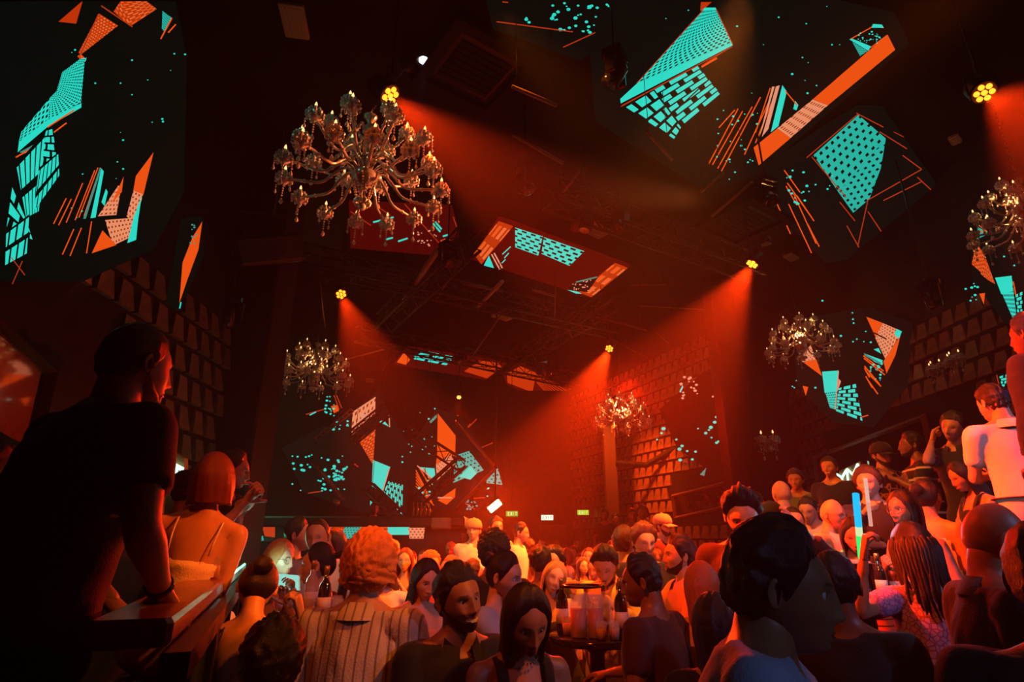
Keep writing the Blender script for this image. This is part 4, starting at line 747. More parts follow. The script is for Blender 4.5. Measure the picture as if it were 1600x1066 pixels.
def np_mesh(name, V, Q, mi=None, smooth=True):
    me = bpy.data.meshes.new(name); V = np.asarray(V, 'f'); Q = np.asarray(Q, 'i')
    me.vertices.add(len(V)); me.vertices.foreach_set('co', V.ravel()); me.loops.add(Q.size); me.loops.foreach_set('vertex_index', Q.ravel())
    me.polygons.add(len(Q)); me.polygons.foreach_set('loop_start', np.arange(len(Q))*4); me.polygons.foreach_set('loop_total', np.full(len(Q), 4))
    me.update(calc_edges=True); me.polygons.foreach_set('use_smooth', np.ones(len(Q), bool))
    if mi is not None: me.polygons.foreach_set('material_index', np.asarray(mi, 'i'))
    return me
HANDS = {}
def prep_hands():
    ks = {'relax': (.32, .12, .4), 'flat': (.06, .14, .1), 'grip': (.95, .05, 1.0), 'fist': (1.25, .03, 1.2), 'hold': (.6, .08, .8), 'point': (.45, .1, .6)}; ids = {}
    for k, a in ks.items():
        for lod, vx in ((0, .0042), (1, .007)): ids[(k, lod)] = remesh_later(hand_raw(*a), vx, 2)
    r = run_batch()
    for k, i in ids.items(): HANDS[k] = (r[i][0], r[i][2])
prep_hands()
# ---- skeleton
ARM = {'down': (.26, .06, .84), 'phone': (.06, .27, 1.17), 'chest': (.05, .22, 1.27), 'crossed': (-.13, .19, 1.19), 'cheek': (.13, .07, 1.53), 'mouth': (.05, .17, 1.50), 'up': (.34, .18, 1.78), 'reach': (.10, .52, 1.28), 'out': (.55, .35, 1.3), 'hip': (.24, .02, 1.00), 'rail': (.22, .40, 1.00), 'drink': (.17, .30, 1.30), 'lap': (.1, .33, .62), 'back': (.15, -.16, .98), 'table': (.2, .42, 1.12), 'cheers': (.16, .36, 1.5)}
def skeleton(P):
    fem = P.get('fem', 0); sit = P.get('sit', 0); lean = math.radians(P.get('lean', 3)); side = math.radians(P.get('side', 0)); tw = math.radians(P.get('twist', 0))
    J = {}; hz = .50 if sit else .93; J['hip'] = np.array((0, 0, hz)); R = rotm(-lean, 0, 0) @ rotm(0, side, 0) @ rotm(0, 0, tw)
    sw = .158 if fem else .185; J['R'] = R; up = lambda x, y, z: J['hip']+R @ np.array((x, y, z))
    J['chest'] = up(0, 0, .33); J['neck'] = up(0, -.01, .53); J['shr'], J['shl'] = up(sw, -.01, .462), up(-sw, -.01, .462)
    hr = P.get('head', (0, 0, 0)); Rh = rotm(0, 0, math.radians(hr[0])) @ rotm(-math.radians(hr[1]), 0, 0) @ rotm(0, math.radians(hr[2]), 0); J['Rh'] = Rh
    nk = unit(R[:, 2]*.6+Rh[:, 2]*.4); J['head'] = J['neck']+nk*(.058-P.get('hunch', 0))+Rh @ np.array((0, .022, .095))
    J['skull'] = J['head']+Rh @ np.array((0, -.02, -.05))
    for s, n in ((1, 'r'), (-1, 'l')):
        if sit: J['th'+n], J['kn'+n], J['an'+n] = J['hip']+(.09*s, 0, 0), J['hip']+(.13*s, .42, .03), J['hip']+(.13*s, .44, -.42)
        else:
            st = P.get('step', 0)*s; J['th'+n], J['kn'+n], J['an'+n] = J['hip']+(.09*s, 0, -.03), np.array((.105*s, .02+.06*st, .49)), np.array((.12*s, -.03+.1*st, .09))
        a = P.get('arm'+n, 'down'); S = J['sh'+n]
        if isinstance(a, str): t = np.array(ARM[a])*(s, 1, 1); t = t if not sit else t-(0, 0, .43 if a != 'lap' else 0); t = J['hip']+R @ (t-J['hip']) if a in ('crossed', 'phone', 'chest', 'hip', 'back') else (J['head']+Rh @ (t-(0, .0, 1.64)) if a in ('cheek', 'mouth') else t)
        else: t = np.array(a, float)
        L1, L2 = (.265, .235) if fem else (.285, .25); pd = (.12*s, .35, -1) if isinstance(a, str) and a in ('cheek', 'mouth') else (.55*s, -.35, -.8); v = t-S; D = min(np.linalg.norm(v), (L1+L2)*.985); v = unit(v); t = S+v*D
        pole = np.array(P.get('pole'+n, pd)); pole = unit(pole-v*np.dot(pole, v)); c = (L1*L1+D*D-L2*L2)/(2*L1*D); c = max(-1, min(1, c))
        J['el'+n] = S+v*L1*c+pole*L1*math.sqrt(1-c*c); J['wr'+n] = t
    return J
def body_raw(P, J):
    fem = P.get('fem', 0); fat = P.get('fat', 1.0); mb = MB(); R = J['R']; X = R[:, 0]; up = lambda z, y=0: J['hip']+R @ np.array((0, y, z))
    if fem: prof = [(-.10, 0, .10, .08), (-.06, 0, .155, .105), (0, 0, .168, .112), (.08, 0, .145, .10), (.17, .005, .118, .086), (.26, .01, .125, .092), (.34, .01, .14, .10), (.42, 0, .145, .088), (.475, -.01, .12, .066), (.51, -.01, .07, .05)]
    else: prof = [(-.10, 0, .10, .08), (-.06, 0, .15, .105), (0, 0, .158, .112), (.09, 0, .150, .108), (.19, .005, .150, .105), (.29, .01, .165, .112), (.38, .008, .178, .112), (.44, 0, .172, .095), (.485, -.01, .13, .07), (.515, -.01, .075, .055)]
    mb.tube([up(z, y) for z, y, a, b in prof], [(a*fat, b*fat) for z, y, a, b in prof], 20, X)
    nr = .048 if fem else .058*fat**.5
    mb.tube([J['neck']-(J['R'][:, 2]*.06), J['neck']+R[:, 2]*.01, J['skull'], J['skull']+J['Rh'][:, 2]*.03], [(nr*1.35, nr*1.15), (nr*1.02, nr), (nr*.95, nr), nr*.8], 12, X)
    if not fem: mb.tube([J['shr']+R[:, 2]*.008, J['shr']*.5+J['neck']*.5-R[:, 2]*.008, J['neck']+R[:, 2]*.015, J['shl']*.5+J['neck']*.5-R[:, 2]*.008, J['shl']+R[:, 2]*.008], [.044, .052, .058, .052, .044], 10)
    else:
        mb.tube([J['shr'], J['neck'], J['shl']], [.038, .04, .038], 10)
        for s in (1, -1): mb.ball(up(.345, 0)+X*.062*s+R[:, 1]*.082, (.052, .038, .055), 12, 9)
    k = .86 if fem else 1.0*fat**.5
    for n, s in (('r', 1), ('l', -1)):
        S, E, Wr = J['sh'+n], J['el'+n], J['wr'+n]; mb.ball(S, np.array((.052, .055, .056))*k, 10, 8)
        mb.tube([S, S*.7+E*.3, S*.35+E*.65, E], [.054*k, .050*k, .044*k, .038*k], 12); mb.ball(E, .0385*k, 8, 6)
        mb.tube([E, E*.75+Wr*.25, E*.3+Wr*.7, Wr, Wr+unit(Wr-E)*.015], [.038*k, .042*k, .030*k, (.026*k, .024*k), .023*k], 12)
        T, K, A = J['th'+n], J['kn'+n], J['an'+n]; mb.ball(T, .09*fat, 10, 8)
        mb.tube([T, T*.6+K*.4, K], [.092*fat, .078*fat, .056], 12); mb.ball(K, .057, 8, 6)
        mb.tube([K, K*.72+A*.28+(0, -.015, 0), K*.3+A*.7, A, A-(0, 0, .05)], [.054, .058, .040, .036, .038], 12)
        fwd = np.array((.15*s, 1, 0)); f = unit(fwd); mb.tube([A+(0, 0, -.055)-f*.05, A+(0, 0, -.055)+f*.06, A+(0, 0, -.068)+f*.15, A+(0, 0, -.07)+f*.19], [(.034, .03), (.040, .032), (.042, .022), (.03, .014)], 10, (1, 0, 0))
    return mb
def seg_d(V, a, b):
    ab = b-a; t = np.clip(((V-a) @ ab)/(ab @ ab), 0, 1); return np.linalg.norm(V-(a+t[:, None]*ab), axis=1), ((V-a) @ ab)/(ab @ ab)
def label_body(V, J, P):
    B = [('torso', J['hip'], J['chest'], .13), ('torso2', J['chest'], J['neck']-J['R'][:, 2]*.06, .12), ('neck', J['neck'], J['skull'], .055)]
    for n in 'rl': B += [('ua'+n, J['sh'+n], J['el'+n], .052), ('fa'+n, J['el'+n], J['wr'+n], .036), ('th'+n, J['th'+n], J['kn'+n], .08), ('ca'+n, J['kn'+n], J['an'+n]-(0, 0, .09), .05)]
    D = []; T = []
    for n, a, b, r in B: d, t = seg_d(V, a, b); D.append(d-r); T.append(t)
    D = np.array(D); lab = D.argmin(0); return [b[0] for b in B], lab, np.array(T)
def fnoise(V, sc, seed, n=6):
    r = np.random.RandomState(seed); o = np.zeros(len(V))
    for k in range(n): d = r.randn(3); d /= np.linalg.norm(d); o += np.sin(V @ d*sc*(.6+.9*r.rand())+r.rand()*6.3)
    return o/n
def garment(V, N, Q, J, P, kind, vox, seed, sleeve=.6, thick=.010, loose=0, top=None, bottom=None, fold=.006, straps=True, neckr=.092, skirt=0):
    names, lab, T = label_body(V, J, P); L = lambda *k: np.isin(lab, [names.index(q) for q in k]); R = J['R']; rel = (V-J['hip']) @ R; h = rel[:, 2]
    s = np.full(len(V), -.05)
    tor = L('torso', 'torso2', 'neck'); al = {}
    for n in 'rl': al['ua'+n] = .27; al['fa'+n] = .245
    dn = np.hypot(np.linalg.norm(np.cross(V-J['neck'], R[:, 2]), axis=1), 0)
    if kind == 'top':       # shirt with sleeves
        s = np.where(tor | L('uar', 'ual'), np.linalg.norm(V-(J['neck']+R @ np.array((0, .012, .015))), axis=1)-neckr, s)
        s = np.where(L('neck') | (h > .5), np.minimum(s, .545-h-.02), s)
        s = np.where(tor, np.minimum(s, h-(bottom if bottom is not None else -.12)), s)
        for n in 'rl':
            if sleeve <= 1: s = np.where(L('ua'+n), np.minimum(s, (sleeve-T[names.index('ua'+n)])*.27), s)
            else: s = np.where(L('fa'+n), (sleeve-1-T[names.index('fa'+n)])*.245, s)
            s = np.where(L('th'+n), h-(bottom if bottom is not None else -.12), s)
    if kind == 'slip':      # sleeveless: tank, dress, strapless
        tp = (.385 if top is None else top)+.008*np.cos(rel[:, 0]*30)*(rel[:, 1] > 0); s2 = tp-h
        s = np.where(tor, np.minimum(s2, h-(bottom if bottom is not None else -.2)), s)
        for n in 'rl': s = np.where(L('ua'+n), np.where(T[names.index('ua'+n)] < .12, s2, -.05), s); s = np.where(L('th'+n), np.minimum(.05, h-(bottom if bottom is not None else -.2)), s)
    if kind == 'legs':
        hem = .93 if sleeve == .6 else sleeve
        s = np.where(L('torso'), (.07 if top is None else top)-h, s)
        for n in 'rl': s = np.where(L('th'+n), np.minimum(.05, (.07 if top is None else top)-h), s); s = np.where(L('ca'+n), (hem-T[names.index('ca'+n)])*.4, s)
        s = np.where(np.abs(V[:, 0]) > .3, -.05, s)
    keep = s > -vox*1.6; fk = keep[Q].all(1) & (s[Q].max(1) > -vox*.2); Qs = Q[fk]; idx = np.unique(Qs); mp = -np.ones(len(V), int); mp[idx] = np.arange(len(idx)); v = V[idx]; n = N[idx]; si = s[idx]
    wv = v*np.array((1, 1, .55)); fn = fnoise(wv, 38, seed)*fold+np.abs(fnoise(wv, 70, seed+1))*fold*.8
    lo = loose*np.where(np.isin(lab[idx], [names.index(k) for k in ('uar', 'ual', 'far', 'fal')]), .35, np.clip((.42-h[idx])/.4, 0, 1))
    o = -.007+(thick+.007)*sm(si, -vox*.3, vox*.6)+(fn+lo)*sm(si, -.002, .03); o += .0025*np.exp(-((si-.016)/.005)**2)
    v = v+n*o[:, None]; return v, mp[Qs]
# ---- hair
def hair_shell(style, seed, nu=96, nv=60, fem=0):
    u = np.linspace(-1, 1, nu, endpoint=False); ph = np.pi*u; th = np.linspace(.03, 2.35, nv); T, A = np.meshgrid(th, ph, indexing='ij'); x, y, z = head_base(T, A, fem)
    a = np.abs(A); deg = np.degrees(a)
    tops = {'short': .022, 'crop': .012, 'fade': .02, 'buzz': .004, 'curly': .034, 'long': .016, 'bob': .018, 'pony': .012, 'bun': .012, 'quiff': .036, 'shaggy': .03, 'thin': .006, 'swept': .03}
    t = tops[style]; sd = {'short': .012, 'crop': .007, 'fade': .0035, 'buzz': .003, 'curly': .03, 'long': .014, 'bob': .018, 'pony': .009, 'bun': .010, 'quiff': .006, 'shaggy': .028, 'thin': .004, 'swept': .014}[style]
    hl = np.interp(deg, [0, 30, 52, 68, 82, 96, 110, 130, 180], [.075, .074, .055, .020, -.022, -.005, -.060, -.082, -.088])
    if style in ('long', 'bob', 'shaggy'): hl = np.interp(deg, [0, 12, 40, 60, 80, 100, 180], [.082, .08, .055, .0, -.075, -.09, -.10])
    if style == 'shaggy': hl = np.interp(deg, [0, 40, 60, 80, 100, 180], [.045, .04, -.0, -.05, -.095, -.11])
    if style in ('swept', 'short'): hl = hl-.006*(deg < 40)
    if style in ('buzz', 'thin'): hl = hl+.012*(deg < 60)
    V0 = np.stack([x, y, z], -1); n = V0/np.linalg.norm(V0, axis=-1, keepdims=True); s = z-hl
    k = sm(z, -.02, .08); off = sd+(t-sd)*k
    pv = V0.reshape(-1, 3)
    if style == 'curly': ns = (np.abs(fnoise(pv, 170, seed, 7))*.5+np.abs(fnoise(pv, 280, seed+2, 7))*.5)*.03-.008
    elif style in ('long', 'bob', 'pony', 'bun'): ns = (np.sin(A*46+fnoise(pv, 60, seed).reshape(A.shape)*2.5)*.0012).reshape(-1)+fnoise(pv, 30, seed)*.002
    else:
        q = pv*np.array((1, .35, .5)); ns = fnoise(q, 260, seed, 8)*.45*t+fnoise(q, 520, seed+3, 8)*.25*t if style not in ('buzz', 'thin') else fnoise(pv, 300, seed)*.001
    if style == 'quiff': off = off+.022*np.clip(np.cos(A), 0, 1)**2*sm(z, .05, .1)
    if style == 'swept': off = off+.014*np.clip(np.cos(A-.6), 0, 1)**2*sm(z, .03, .09)
    if style in ('long', 'pony', 'bun'): off = off-.006*np.exp(-(x/.004)**2)*(z > .06)*(y > -.05)
    o = (sd*.35+(off-sd*.35)*sm(s, 0, .04)+ns.reshape(A.shape)*sm(s, 0, .03))*sm(s, -.001, .010)-.006*(1-sm(s, -.012, .002))
    V = V0+n*o[..., None]; m = (s > -.016).reshape(-1); Q = np.array(grid_faces(nv, nu)); Q = Q[m[Q].all(1)]; V = V.reshape(-1, 3)
    Vt = V.mean(0)*0+np.array((0, 0, .118+t)); nV = len(V); V = np.concatenate([V, [Vt-(0, 0, .001)]]); Q = np.concatenate([Q, np.array([(nV, i, (i+1) % nu, nV) for i in range(nu)])]) if style else Q
    return V, Q[:len(Q)-nu], [(nV, i, (i+1) % nu) for i in range(nu)]
def curtain(mb, a0, a1, L, seed, flare=.02, back=0, wave=0, thick=.018, n=26, m=18, front=0):
    """hair falling from the sides and back of the head; angles in degrees from the face"""
    r = np.random.RandomState(seed); A = np.radians(np.linspace(a0, a1, n)); Vo = []; Vi = []
    for j in range(m):
        t = j/(m-1); z = .065-t*L
        for i, a in enumerate(A):
            g_ = .012*(1-sm(t*L, 0, .05)); w = .093-.012*sm(-z, .03, .12)+flare*t-g_; d = .108+.02*math.sin(t*3)*(1-t)-g_*1.3
            x = w*math.sin(a); y = (d if math.cos(a) < 0 else .085)*math.cos(a)
            if L > .25: y = y-back*t*t; x *= (1-.15*t)
            f = .0022*math.sin(i*2.1+j*.12+seed)+.002*math.sin(i*4.7+seed)+wave*math.sin(j*.9+i*.35+seed); edge = 1-.55*t*t*(.5+.5*math.sin(i*1.7+seed)*(1 if j == m-1 else .2))
            nn = np.array((math.sin(a), math.cos(a), 0)); p = np.array((x, y+front*t, z+.006*math.sin(i*.9+seed)*(j == m-1)))
            Vo.append(p+nn*f); Vi.append(p-nn*thick*edge*(.35+.65*math.sin(math.pi*min(1, (i+.6)/(n+.2)))))
    k = n*m; V = np.concatenate([Vo, Vi]); f = grid_faces(m, n, False); f2 = [(d+k, c+k, b+k, a+k) for a, b, c, d in f]; e = []
    for j in range(m-1):
        e.append((j*n, j*n+k, (j+1)*n+k, (j+1)*n)); e.append((j*n+n-1, (j+1)*n+n-1, (j+1)*n+n-1+k, j*n+n-1+k))
    for i in range(n-1): e.append(((m-1)*n+i, (m-1)*n+i+k, (m-1)*n+i+1+k, (m-1)*n+i+1)); e.append((i, i+1, i+1+k, i+k))
    mb.add(V, f+f2+e)
def hair_mb(style, seed, P, lod):
    mb = MB(); fem = P.get('fem', 0); res = ((96, 56), (56, 34), (30, 20))[lod]; V, Q, tri = hair_shell(style if style not in ('afro', 'braids') else 'pony', seed, *res, fem); mb.add(V, [tuple(q) for q in Q]+tri)
    n, m = ((40, 26), (26, 16), (14, 9))[lod]; L = P.get('hairlen', .42)
    if style == 'long': curtain(mb, 62, 298, L, seed, P.get('flare', .015), P.get('hback', -.02), P.get('wave', .0), n=n, m=m)
    if style == 'bob': curtain(mb, 50, 310, L if 'hairlen' in P else .19, seed, .022, 0, 0, .03, n=n, m=m)
    if style == 'shaggy': curtain(mb, 55, 305, .13, seed, .02, 0, .004, .03, n=n, m=m)
    if style == 'pony':
        c = [np.array(p) for p in ((0, -.10, .04), (0, -.135, .045), (.01, -.155, .0), (.02, -.15, -.1), (.02, -.13, -.2), (.02, -.12, -.3))]; mb.tube(c, [.018, .022, .032, .034, .028, .006], 12)
        mb.ball(c[1], (.026, .02, .026), 10, 7)
    if style == 'braids':
        r = np.random.RandomState(seed)
        for k in range(26):
            a = math.radians(75+k*8.2); p0 = np.array((.085*math.sin(a), .105*math.cos(a), .03+.02*r.rand())); Pn = [p0, p0*1.16+(0, 0, -.05), p0*1.12+(0, 0, -.14), p0*1.05+(.01*r.randn(), -.01, -.24), p0*1.0+(.015*r.randn(), -.01, -.30-.05*r.rand())]; mb.tube(Pn, [.009, .010, .009, .008, .004], 6)
    if style == 'bun':
        v = []; b = MB(); b.ball((0, -.115, .045), (.045, .038, .042), 18, 12); vv = b.V(); vv += fnoise(vv, 150, seed)[:, None]*.006*unit(vv[0]); mb.add(vv, b.f)
    return mb
def cap_mb(back=False):
    mb = MB(); prof = [(.093, -.0), (.100, .02), (.098, .05), (.085, .085), (.055, .112), (.012, .122), (.012, .128), (.001, .13)]; v = []; n = 28
    b = MB(); b.lathe((0, 0, .02), prof, n); V = b.V(); V[:, 1] *= 1.16; V[:, 1] -= .006; mb.add(V, b.f); s = -1 if back else 1; t = []
    for z in (.024, .018):
        for r in (1.0, 1.35, 1.66):
            for i in range(13): a = math.radians(-58+116*i/12); t.append((.093*math.sin(a)*(1 if r == 1 else 1.02), s*(.104*math.cos(a)*1+(r-1)*.115*math.cos(a)**.4), z-(r-1)*.035-.012*abs(math.sin(a))))
    f = [];
    for lay in (0, 1):
        for j in range(2):
            for i in range(12): q = (lay*39+j*13+i, lay*39+j*13+i+1, lay*39+(j+1)*13+i+1, lay*39+(j+1)*13+i); f.append(q if lay == 0 else q[::-1])
    for i in range(12): f.append((26+i, 26+i+1, 65+i+1, 65+i))
    mb.add(t, f); return mb
def glasses_mb(r=.0215):
    mb = MB()
    for s in (1, -1):
        C = np.array((.031*s, .094, .0)); mb.tube([C+(r*math.cos(a)*1.12, -.35*abs(r*math.cos(a)*(1 if math.cos(a)*s > 0 else 0)), r*math.sin(a)) for a in np.linspace(0, 2*math.pi, 19)], .0018, 5)
        mb.tube([(.055*s, .088, .006), (.078*s, .07, .006), (.084*s, -.005, .004)], .0016, 5)
    mb.tube([(-.008, .097, .004), (.008, .097, .004)], .0016, 5); return mb
# ---- person
SKIN = {}
def skin(c, hc='1a0f0a'):
    k = 'skin_'+c+'_'+hc
    if k in MATS: return MATS[k]
    m = mat(k, H(c), .45, spec=.5, vary=.06, bscale=30, sheen=.1); nt = m.node_tree; b = nt.nodes['Principled BSDF']; prev = b.inputs['Base Color'].links[0].from_socket; sk_ = np.array(H(c))
    for an, col in (('lip', sk_*np.array((.82, .40, .38))), ('brow', np.array(H(hc))*.8)):
        a = nt.nodes.new('ShaderNodeAttribute'); a.attribute_name = an; mx = nt.nodes.new('ShaderNodeMix'); mx.data_type = 'RGBA'
        nt.links.new(a.outputs['Fac'], mx.inputs[0]); nt.links.new(prev, mx.inputs[6]); mx.inputs[7].default_value = (*col, 1); prev = mx.outputs[2]
    nt.links.new(prev, b.inputs['Base Color']); return m
def cloth(c, name=None): return mat('cloth_'+(name or c), H(c), .8, bump=.25, bscale=160, sheen=.15)
def hairm(c): return mat('hair_'+c, H(c), .38, bump=.5, bscale=70, stretch=(9, 9, .7), vary=.35, spec=.6)
m_brow = lambda c: mat('brow_'+c, H(c), .7); m_teeth = mat('teeth', (.75, .7, .62), .3); m_lip = lambda s: mat('lip_'+s, tuple(np.array(H(s))*np.array((.8, .42, .42))), .35)
m_eye = mat('eye_white', (.7, .66, .62), .15, spec=.8); m_iris = mat('eye_iris', (.02, .012, .008), .1, spec=.8)
PEOPLE = []
def person(label, px, py, zc, face, floor=0.0, **P):
    P.update(label=label, px=px, py=py, zc=zc, face=face, floor=floor); PEOPLE.append(P)
def finish(P, res, parent_name='person', lod=None):
    J = P['J']; lod = P['lod']; V, N, Q = res; sk = P.get('skin', 'b98463'); fem = P.get('fem', 0); seed = P['seed']
    hc = at(P['px'], P['py'], P['zc']) if 'px' in P else Vector((0, 0, J['head'][2])); s = (hc.z-P['floor'])/J['head'][2]; P['scale'] = s
    a = math.radians(P['face'])-math.atan2(hc.x, hc.y); d = (math.sin(a), -math.cos(a)); rz = math.atan2(-d[0], d[1]); c, sn = math.cos(rz), math.sin(rz)
    off = Vector((c*J['head'][0]-sn*J['head'][1], sn*J['head'][0]+c*J['head'][1], 0))*s
    r = empty('person', (hc.x-off.x, hc.y-off.y, P['floor']), rz); r.scale = (s, s, s); tag(r, P['label'], 'person', P.get('group'))
    hs = P.get('headsize', 1.0)*(.97 if fem else 1.0); Rh = J['Rh']; hcn = J['head']; X = lambda v: (np.asarray(v)*hs) @ Rh.T+hcn
    # body: limbs and trunk, head and hands in one mesh
    body = MB(); body.add(V, [tuple(q) for q in Q.tolist()]); hV, hF, hmi, hl_, hb_ = get_head(lod, fem, P.get('smile', 0), P.get('closed', 0)); body.add(X(hV), hF); body.mi[-len(hF):] = [1 if k == 3 else 0 for k in hmi]; nb0 = len(V)
    if lod < 2 or True:
        e = MB(); ear_mb(e, 1, np.eye(3), 0, 1); ear_mb(e, -1, np.eye(3), 0, 1); body.add(X(e.V()), e.f)
    for n, sg in (('r', 1), ('l', -1)):
        hk = P.get('hand'+n, 'relax'); hV2, hQ = HANDS[(hk, 0 if lod == 0 else 1)]; E, Wr = J['el'+n], J['wr'+n]; y = unit(Wr-E+np.array(P.get('bend'+n, (0, 0, 0)), float)*.25)
        arm = P.get('arm'+n, 'down'); pn = P.get('palm'+n, {'down': (-sg, 0, 0), 'phone': (0, -1, .4), 'chest': (0, -1, 0), 'crossed': (0, -1, 0), 'cheek': (-sg, -.3, 0), 'mouth': (0, -1, 0), 'rail': (0, 0, -1), 'table': (0, 0, -1), 'lap': (0, 0, -1)}.get(arm if isinstance(arm, str) else '', (-sg, 0, -.3)))
        z = -unit(np.array(pn, float)); z = unit(z-y*np.dot(z, y)); x = np.cross(y, z); M = np.array([x, y, z]).T
        hv = hV2.copy()*(.92 if fem else 1.05); q = hQ
        if np.dot(x, np.array((-sg, 0, 0))*1.0+np.array((0, .6, .3))) < 0: hv[:, 0] *= -1; q = hQ[:, ::-1]
        body.add(hv @ M.T+Wr, [tuple(t) for t in q.tolist()]); P['J']['hand'+n] = Wr+M @ np.array((0, .085, -.025))
    hcol = P.get('haircol', '1a0f0a'); bo = build(body, 'body', [skin(sk, hcol), m_teeth], r)
    for an, arr in (('lip', hl_), ('brow', hb_)):
        full = np.zeros(len(bo.data.vertices), 'f'); full[nb0:nb0+len(arr)] = arr; bo.data.attributes.new(an, 'FLOAT', 'POINT').data.foreach_set('value', full)
    if lod == 0 or P.get('eyes'):
        for sg in (1, -1):
            e = MB(); e.lathe((0, 0, 0), [(.001, .0122), (.0028, .0119), (.0056, .0108)], 16, 1); e.lathe((0, 0, 0), [(.0056, .0108), (.009, .0082), (.0115, .004), (.0122, 0), (.009, -.008)], 16, 0)
            v = e.V(); v = np.stack([v[:, 0], v[:, 2], -v[:, 1]], -1); e.v = [X(v+np.array((.031*sg, .0705 if not P.get('closed') else .0685, -.0005-.001*P.get('lookdown', 0))))]; build(e, 'eye', [m_eye, m_iris], r)
    if P.get('hair', 'short') != 'bald':
        mb = hair_mb(P.get('hair', 'short'), seed, P, lod); mb.v = [X(mb.V())]; build(mb, 'hair', hairm(hcol), r)
    if P.get('beard'):
        th = np.linspace(1.55, 2.95, 30); ph = np.linspace(-1.5, 1.5, 50); T, A = np.meshgrid(th, ph, indexing='ij'); x, y, z = head_base(T, A, 0); fl = np.abs(x); s_ = np.minimum(np.interp(np.degrees(np.abs(A)), [0, 14, 20, 35, 60, 80, 90], [-.053, -.053, -.054, -.080, -.068, -.035, -.0])-z, .3)
        mouth = np.hypot(x/(.021+.008*P.get('smile', 0)), (z+.068)/.0125)-1.0; s_ = np.minimum(s_, mouth*.012); V0 = np.stack([x, y, z], -1); nn = V0/np.linalg.norm(V0, axis=-1, keepdims=True); bt = P['beard']
        lipd = np.exp(-((z+.07)/.02)**2)*np.exp(-(x/.03)**2)*.006+.007*np.exp(-(x/.017)**2-((z+.1)/.014)**2)
        o = (bt+fnoise(V0.reshape(-1, 3), 350, seed, 7).reshape(x.shape)*.0015+lipd)*sm(s_, -.001, .008)-.008*(1-sm(s_, -.006, .0)); V0 = V0+nn*o[..., None]
        mb = MB(); mb.add(X(V0.reshape(-1, 3)), grid_faces(30, 50, False)); build(mb, 'beard', hairm(hcol), r)
    if P.get('teeth'):
        mb = MB(); mb.tube([X((x_, .087-14*x_*x_, -.0655+4*x_*x_)) for x_ in np.linspace(-.019, .019, 9)], [(.0045*hs)]*9, 6); build(mb, 'teeth', m_teeth, r)
    if P.get('cap'): mb = cap_mb(P.get('capback')); mb.v = [X(mb.V()*1.04)]; build(mb, 'cap', cloth(P['cap']), r)
    if P.get('glasses'): mb = glasses_mb(); mb.v = [X(mb.V())]; build(mb, 'glasses', mat('glasses_frame', (.35, .2, .1), .2, metal=.7), r)
    vox = P['vox']
    tops = P.get('top', ('tshirt', '101010')); kind, colr = tops[0], tops[1]; cm = P.get('topmat') or cloth(colr)
    kw = dict(P.get('topkw', {}))
    G = {'tshirt': dict(kind='top', sleeve=.62, loose=.012), 'polo': dict(kind='top', sleeve=.7, loose=.012, thick=.012), 'shirt': dict(kind='top', sleeve=1.92, loose=.022, thick=.014, fold=.009), 'crop': dict(kind='top', sleeve=.5, bottom=.17), 'tank': dict(kind='slip', straps=.02, top=.40, bottom=-.1), 'slip': dict(kind='slip', straps=.005, top=.38, bottom=-.3), 'strapless': dict(kind='slip', straps=0, top=.40, bottom=-.3), 'bodice': dict(kind='slip', straps=.012, top=.38, bottom=-.3)}[kind].copy(); G.update(kw)
    v, q = garment(V, N, Q, J, P, vox=vox, seed=seed, **G); nm = {'tshirt': 't_shirt', 'polo': 'polo_shirt', 'shirt': 'shirt', 'crop': 'crop_top', 'tank': 'tank_top', 'slip': 'dress', 'strapless': 'dress', 'bodice': 'dress'}[kind]
    tob = obj(nm, np_mesh(nm, v, q), cm, r)
    if kind in ('slip', 'strapless', 'bodice') or P.get('skirt'):
        sl = P.get('skirt', .48); mb = MB(); hp = J['hip']; n = 40; rings = []
        if not P.get('sit'):
            for k in range(9):
                t = k/8; z = .02-t*sl; aa = np.arange(n)*2*math.pi/n; fl = P.get('skflare', .03); w = .178+fl*t+.0*aa+(.004+.010*t)*np.sin(aa*9+seed); dd = .124+fl*t*.8+(.004+.012*t)*np.sin(aa*9+seed); rings.append(np.stack([w*np.cos(aa), dd*np.sin(aa), np.full(n, z)], -1)+hp)
            mb.add(np.concatenate(rings), grid_faces(9, n)); build(mb, 'skirt', cloth(P['skirtcol']) if P.get('skirtcol') else cm, r)
    else:
        v, q = garment(V, N, Q, J, P, 'legs', vox, seed+5, thick=.014, loose=0, sleeve=P.get('hem', .93), fold=.007); obj('trousers', np_mesh('trousers', v, q), cloth(P.get('legs', '0d0d10')), r)
    if kind in ('slip', 'bodice', 'tank'):
        for sg in (1, -1):
            w_ = {'slip': (.004, .0025), 'bodice': (.012, .004), 'tank': (.022, .005)}[kind]; R = J['R']; mb = MB(); mb.tube([J['hip']+R @ np.array((x_*sg, y_, z_)) for x_, y_, z_ in ((.08, .107, .345), (.085, .104, .385), (.088, .082, .44), (.09, .048, .50), (.09, .0, .522), (.09, -.05, .502), (.086, -.088, .44), (.08, -.10, .37))], w_, 6, R[:, 0]); build(mb, 'strap', cm, r)
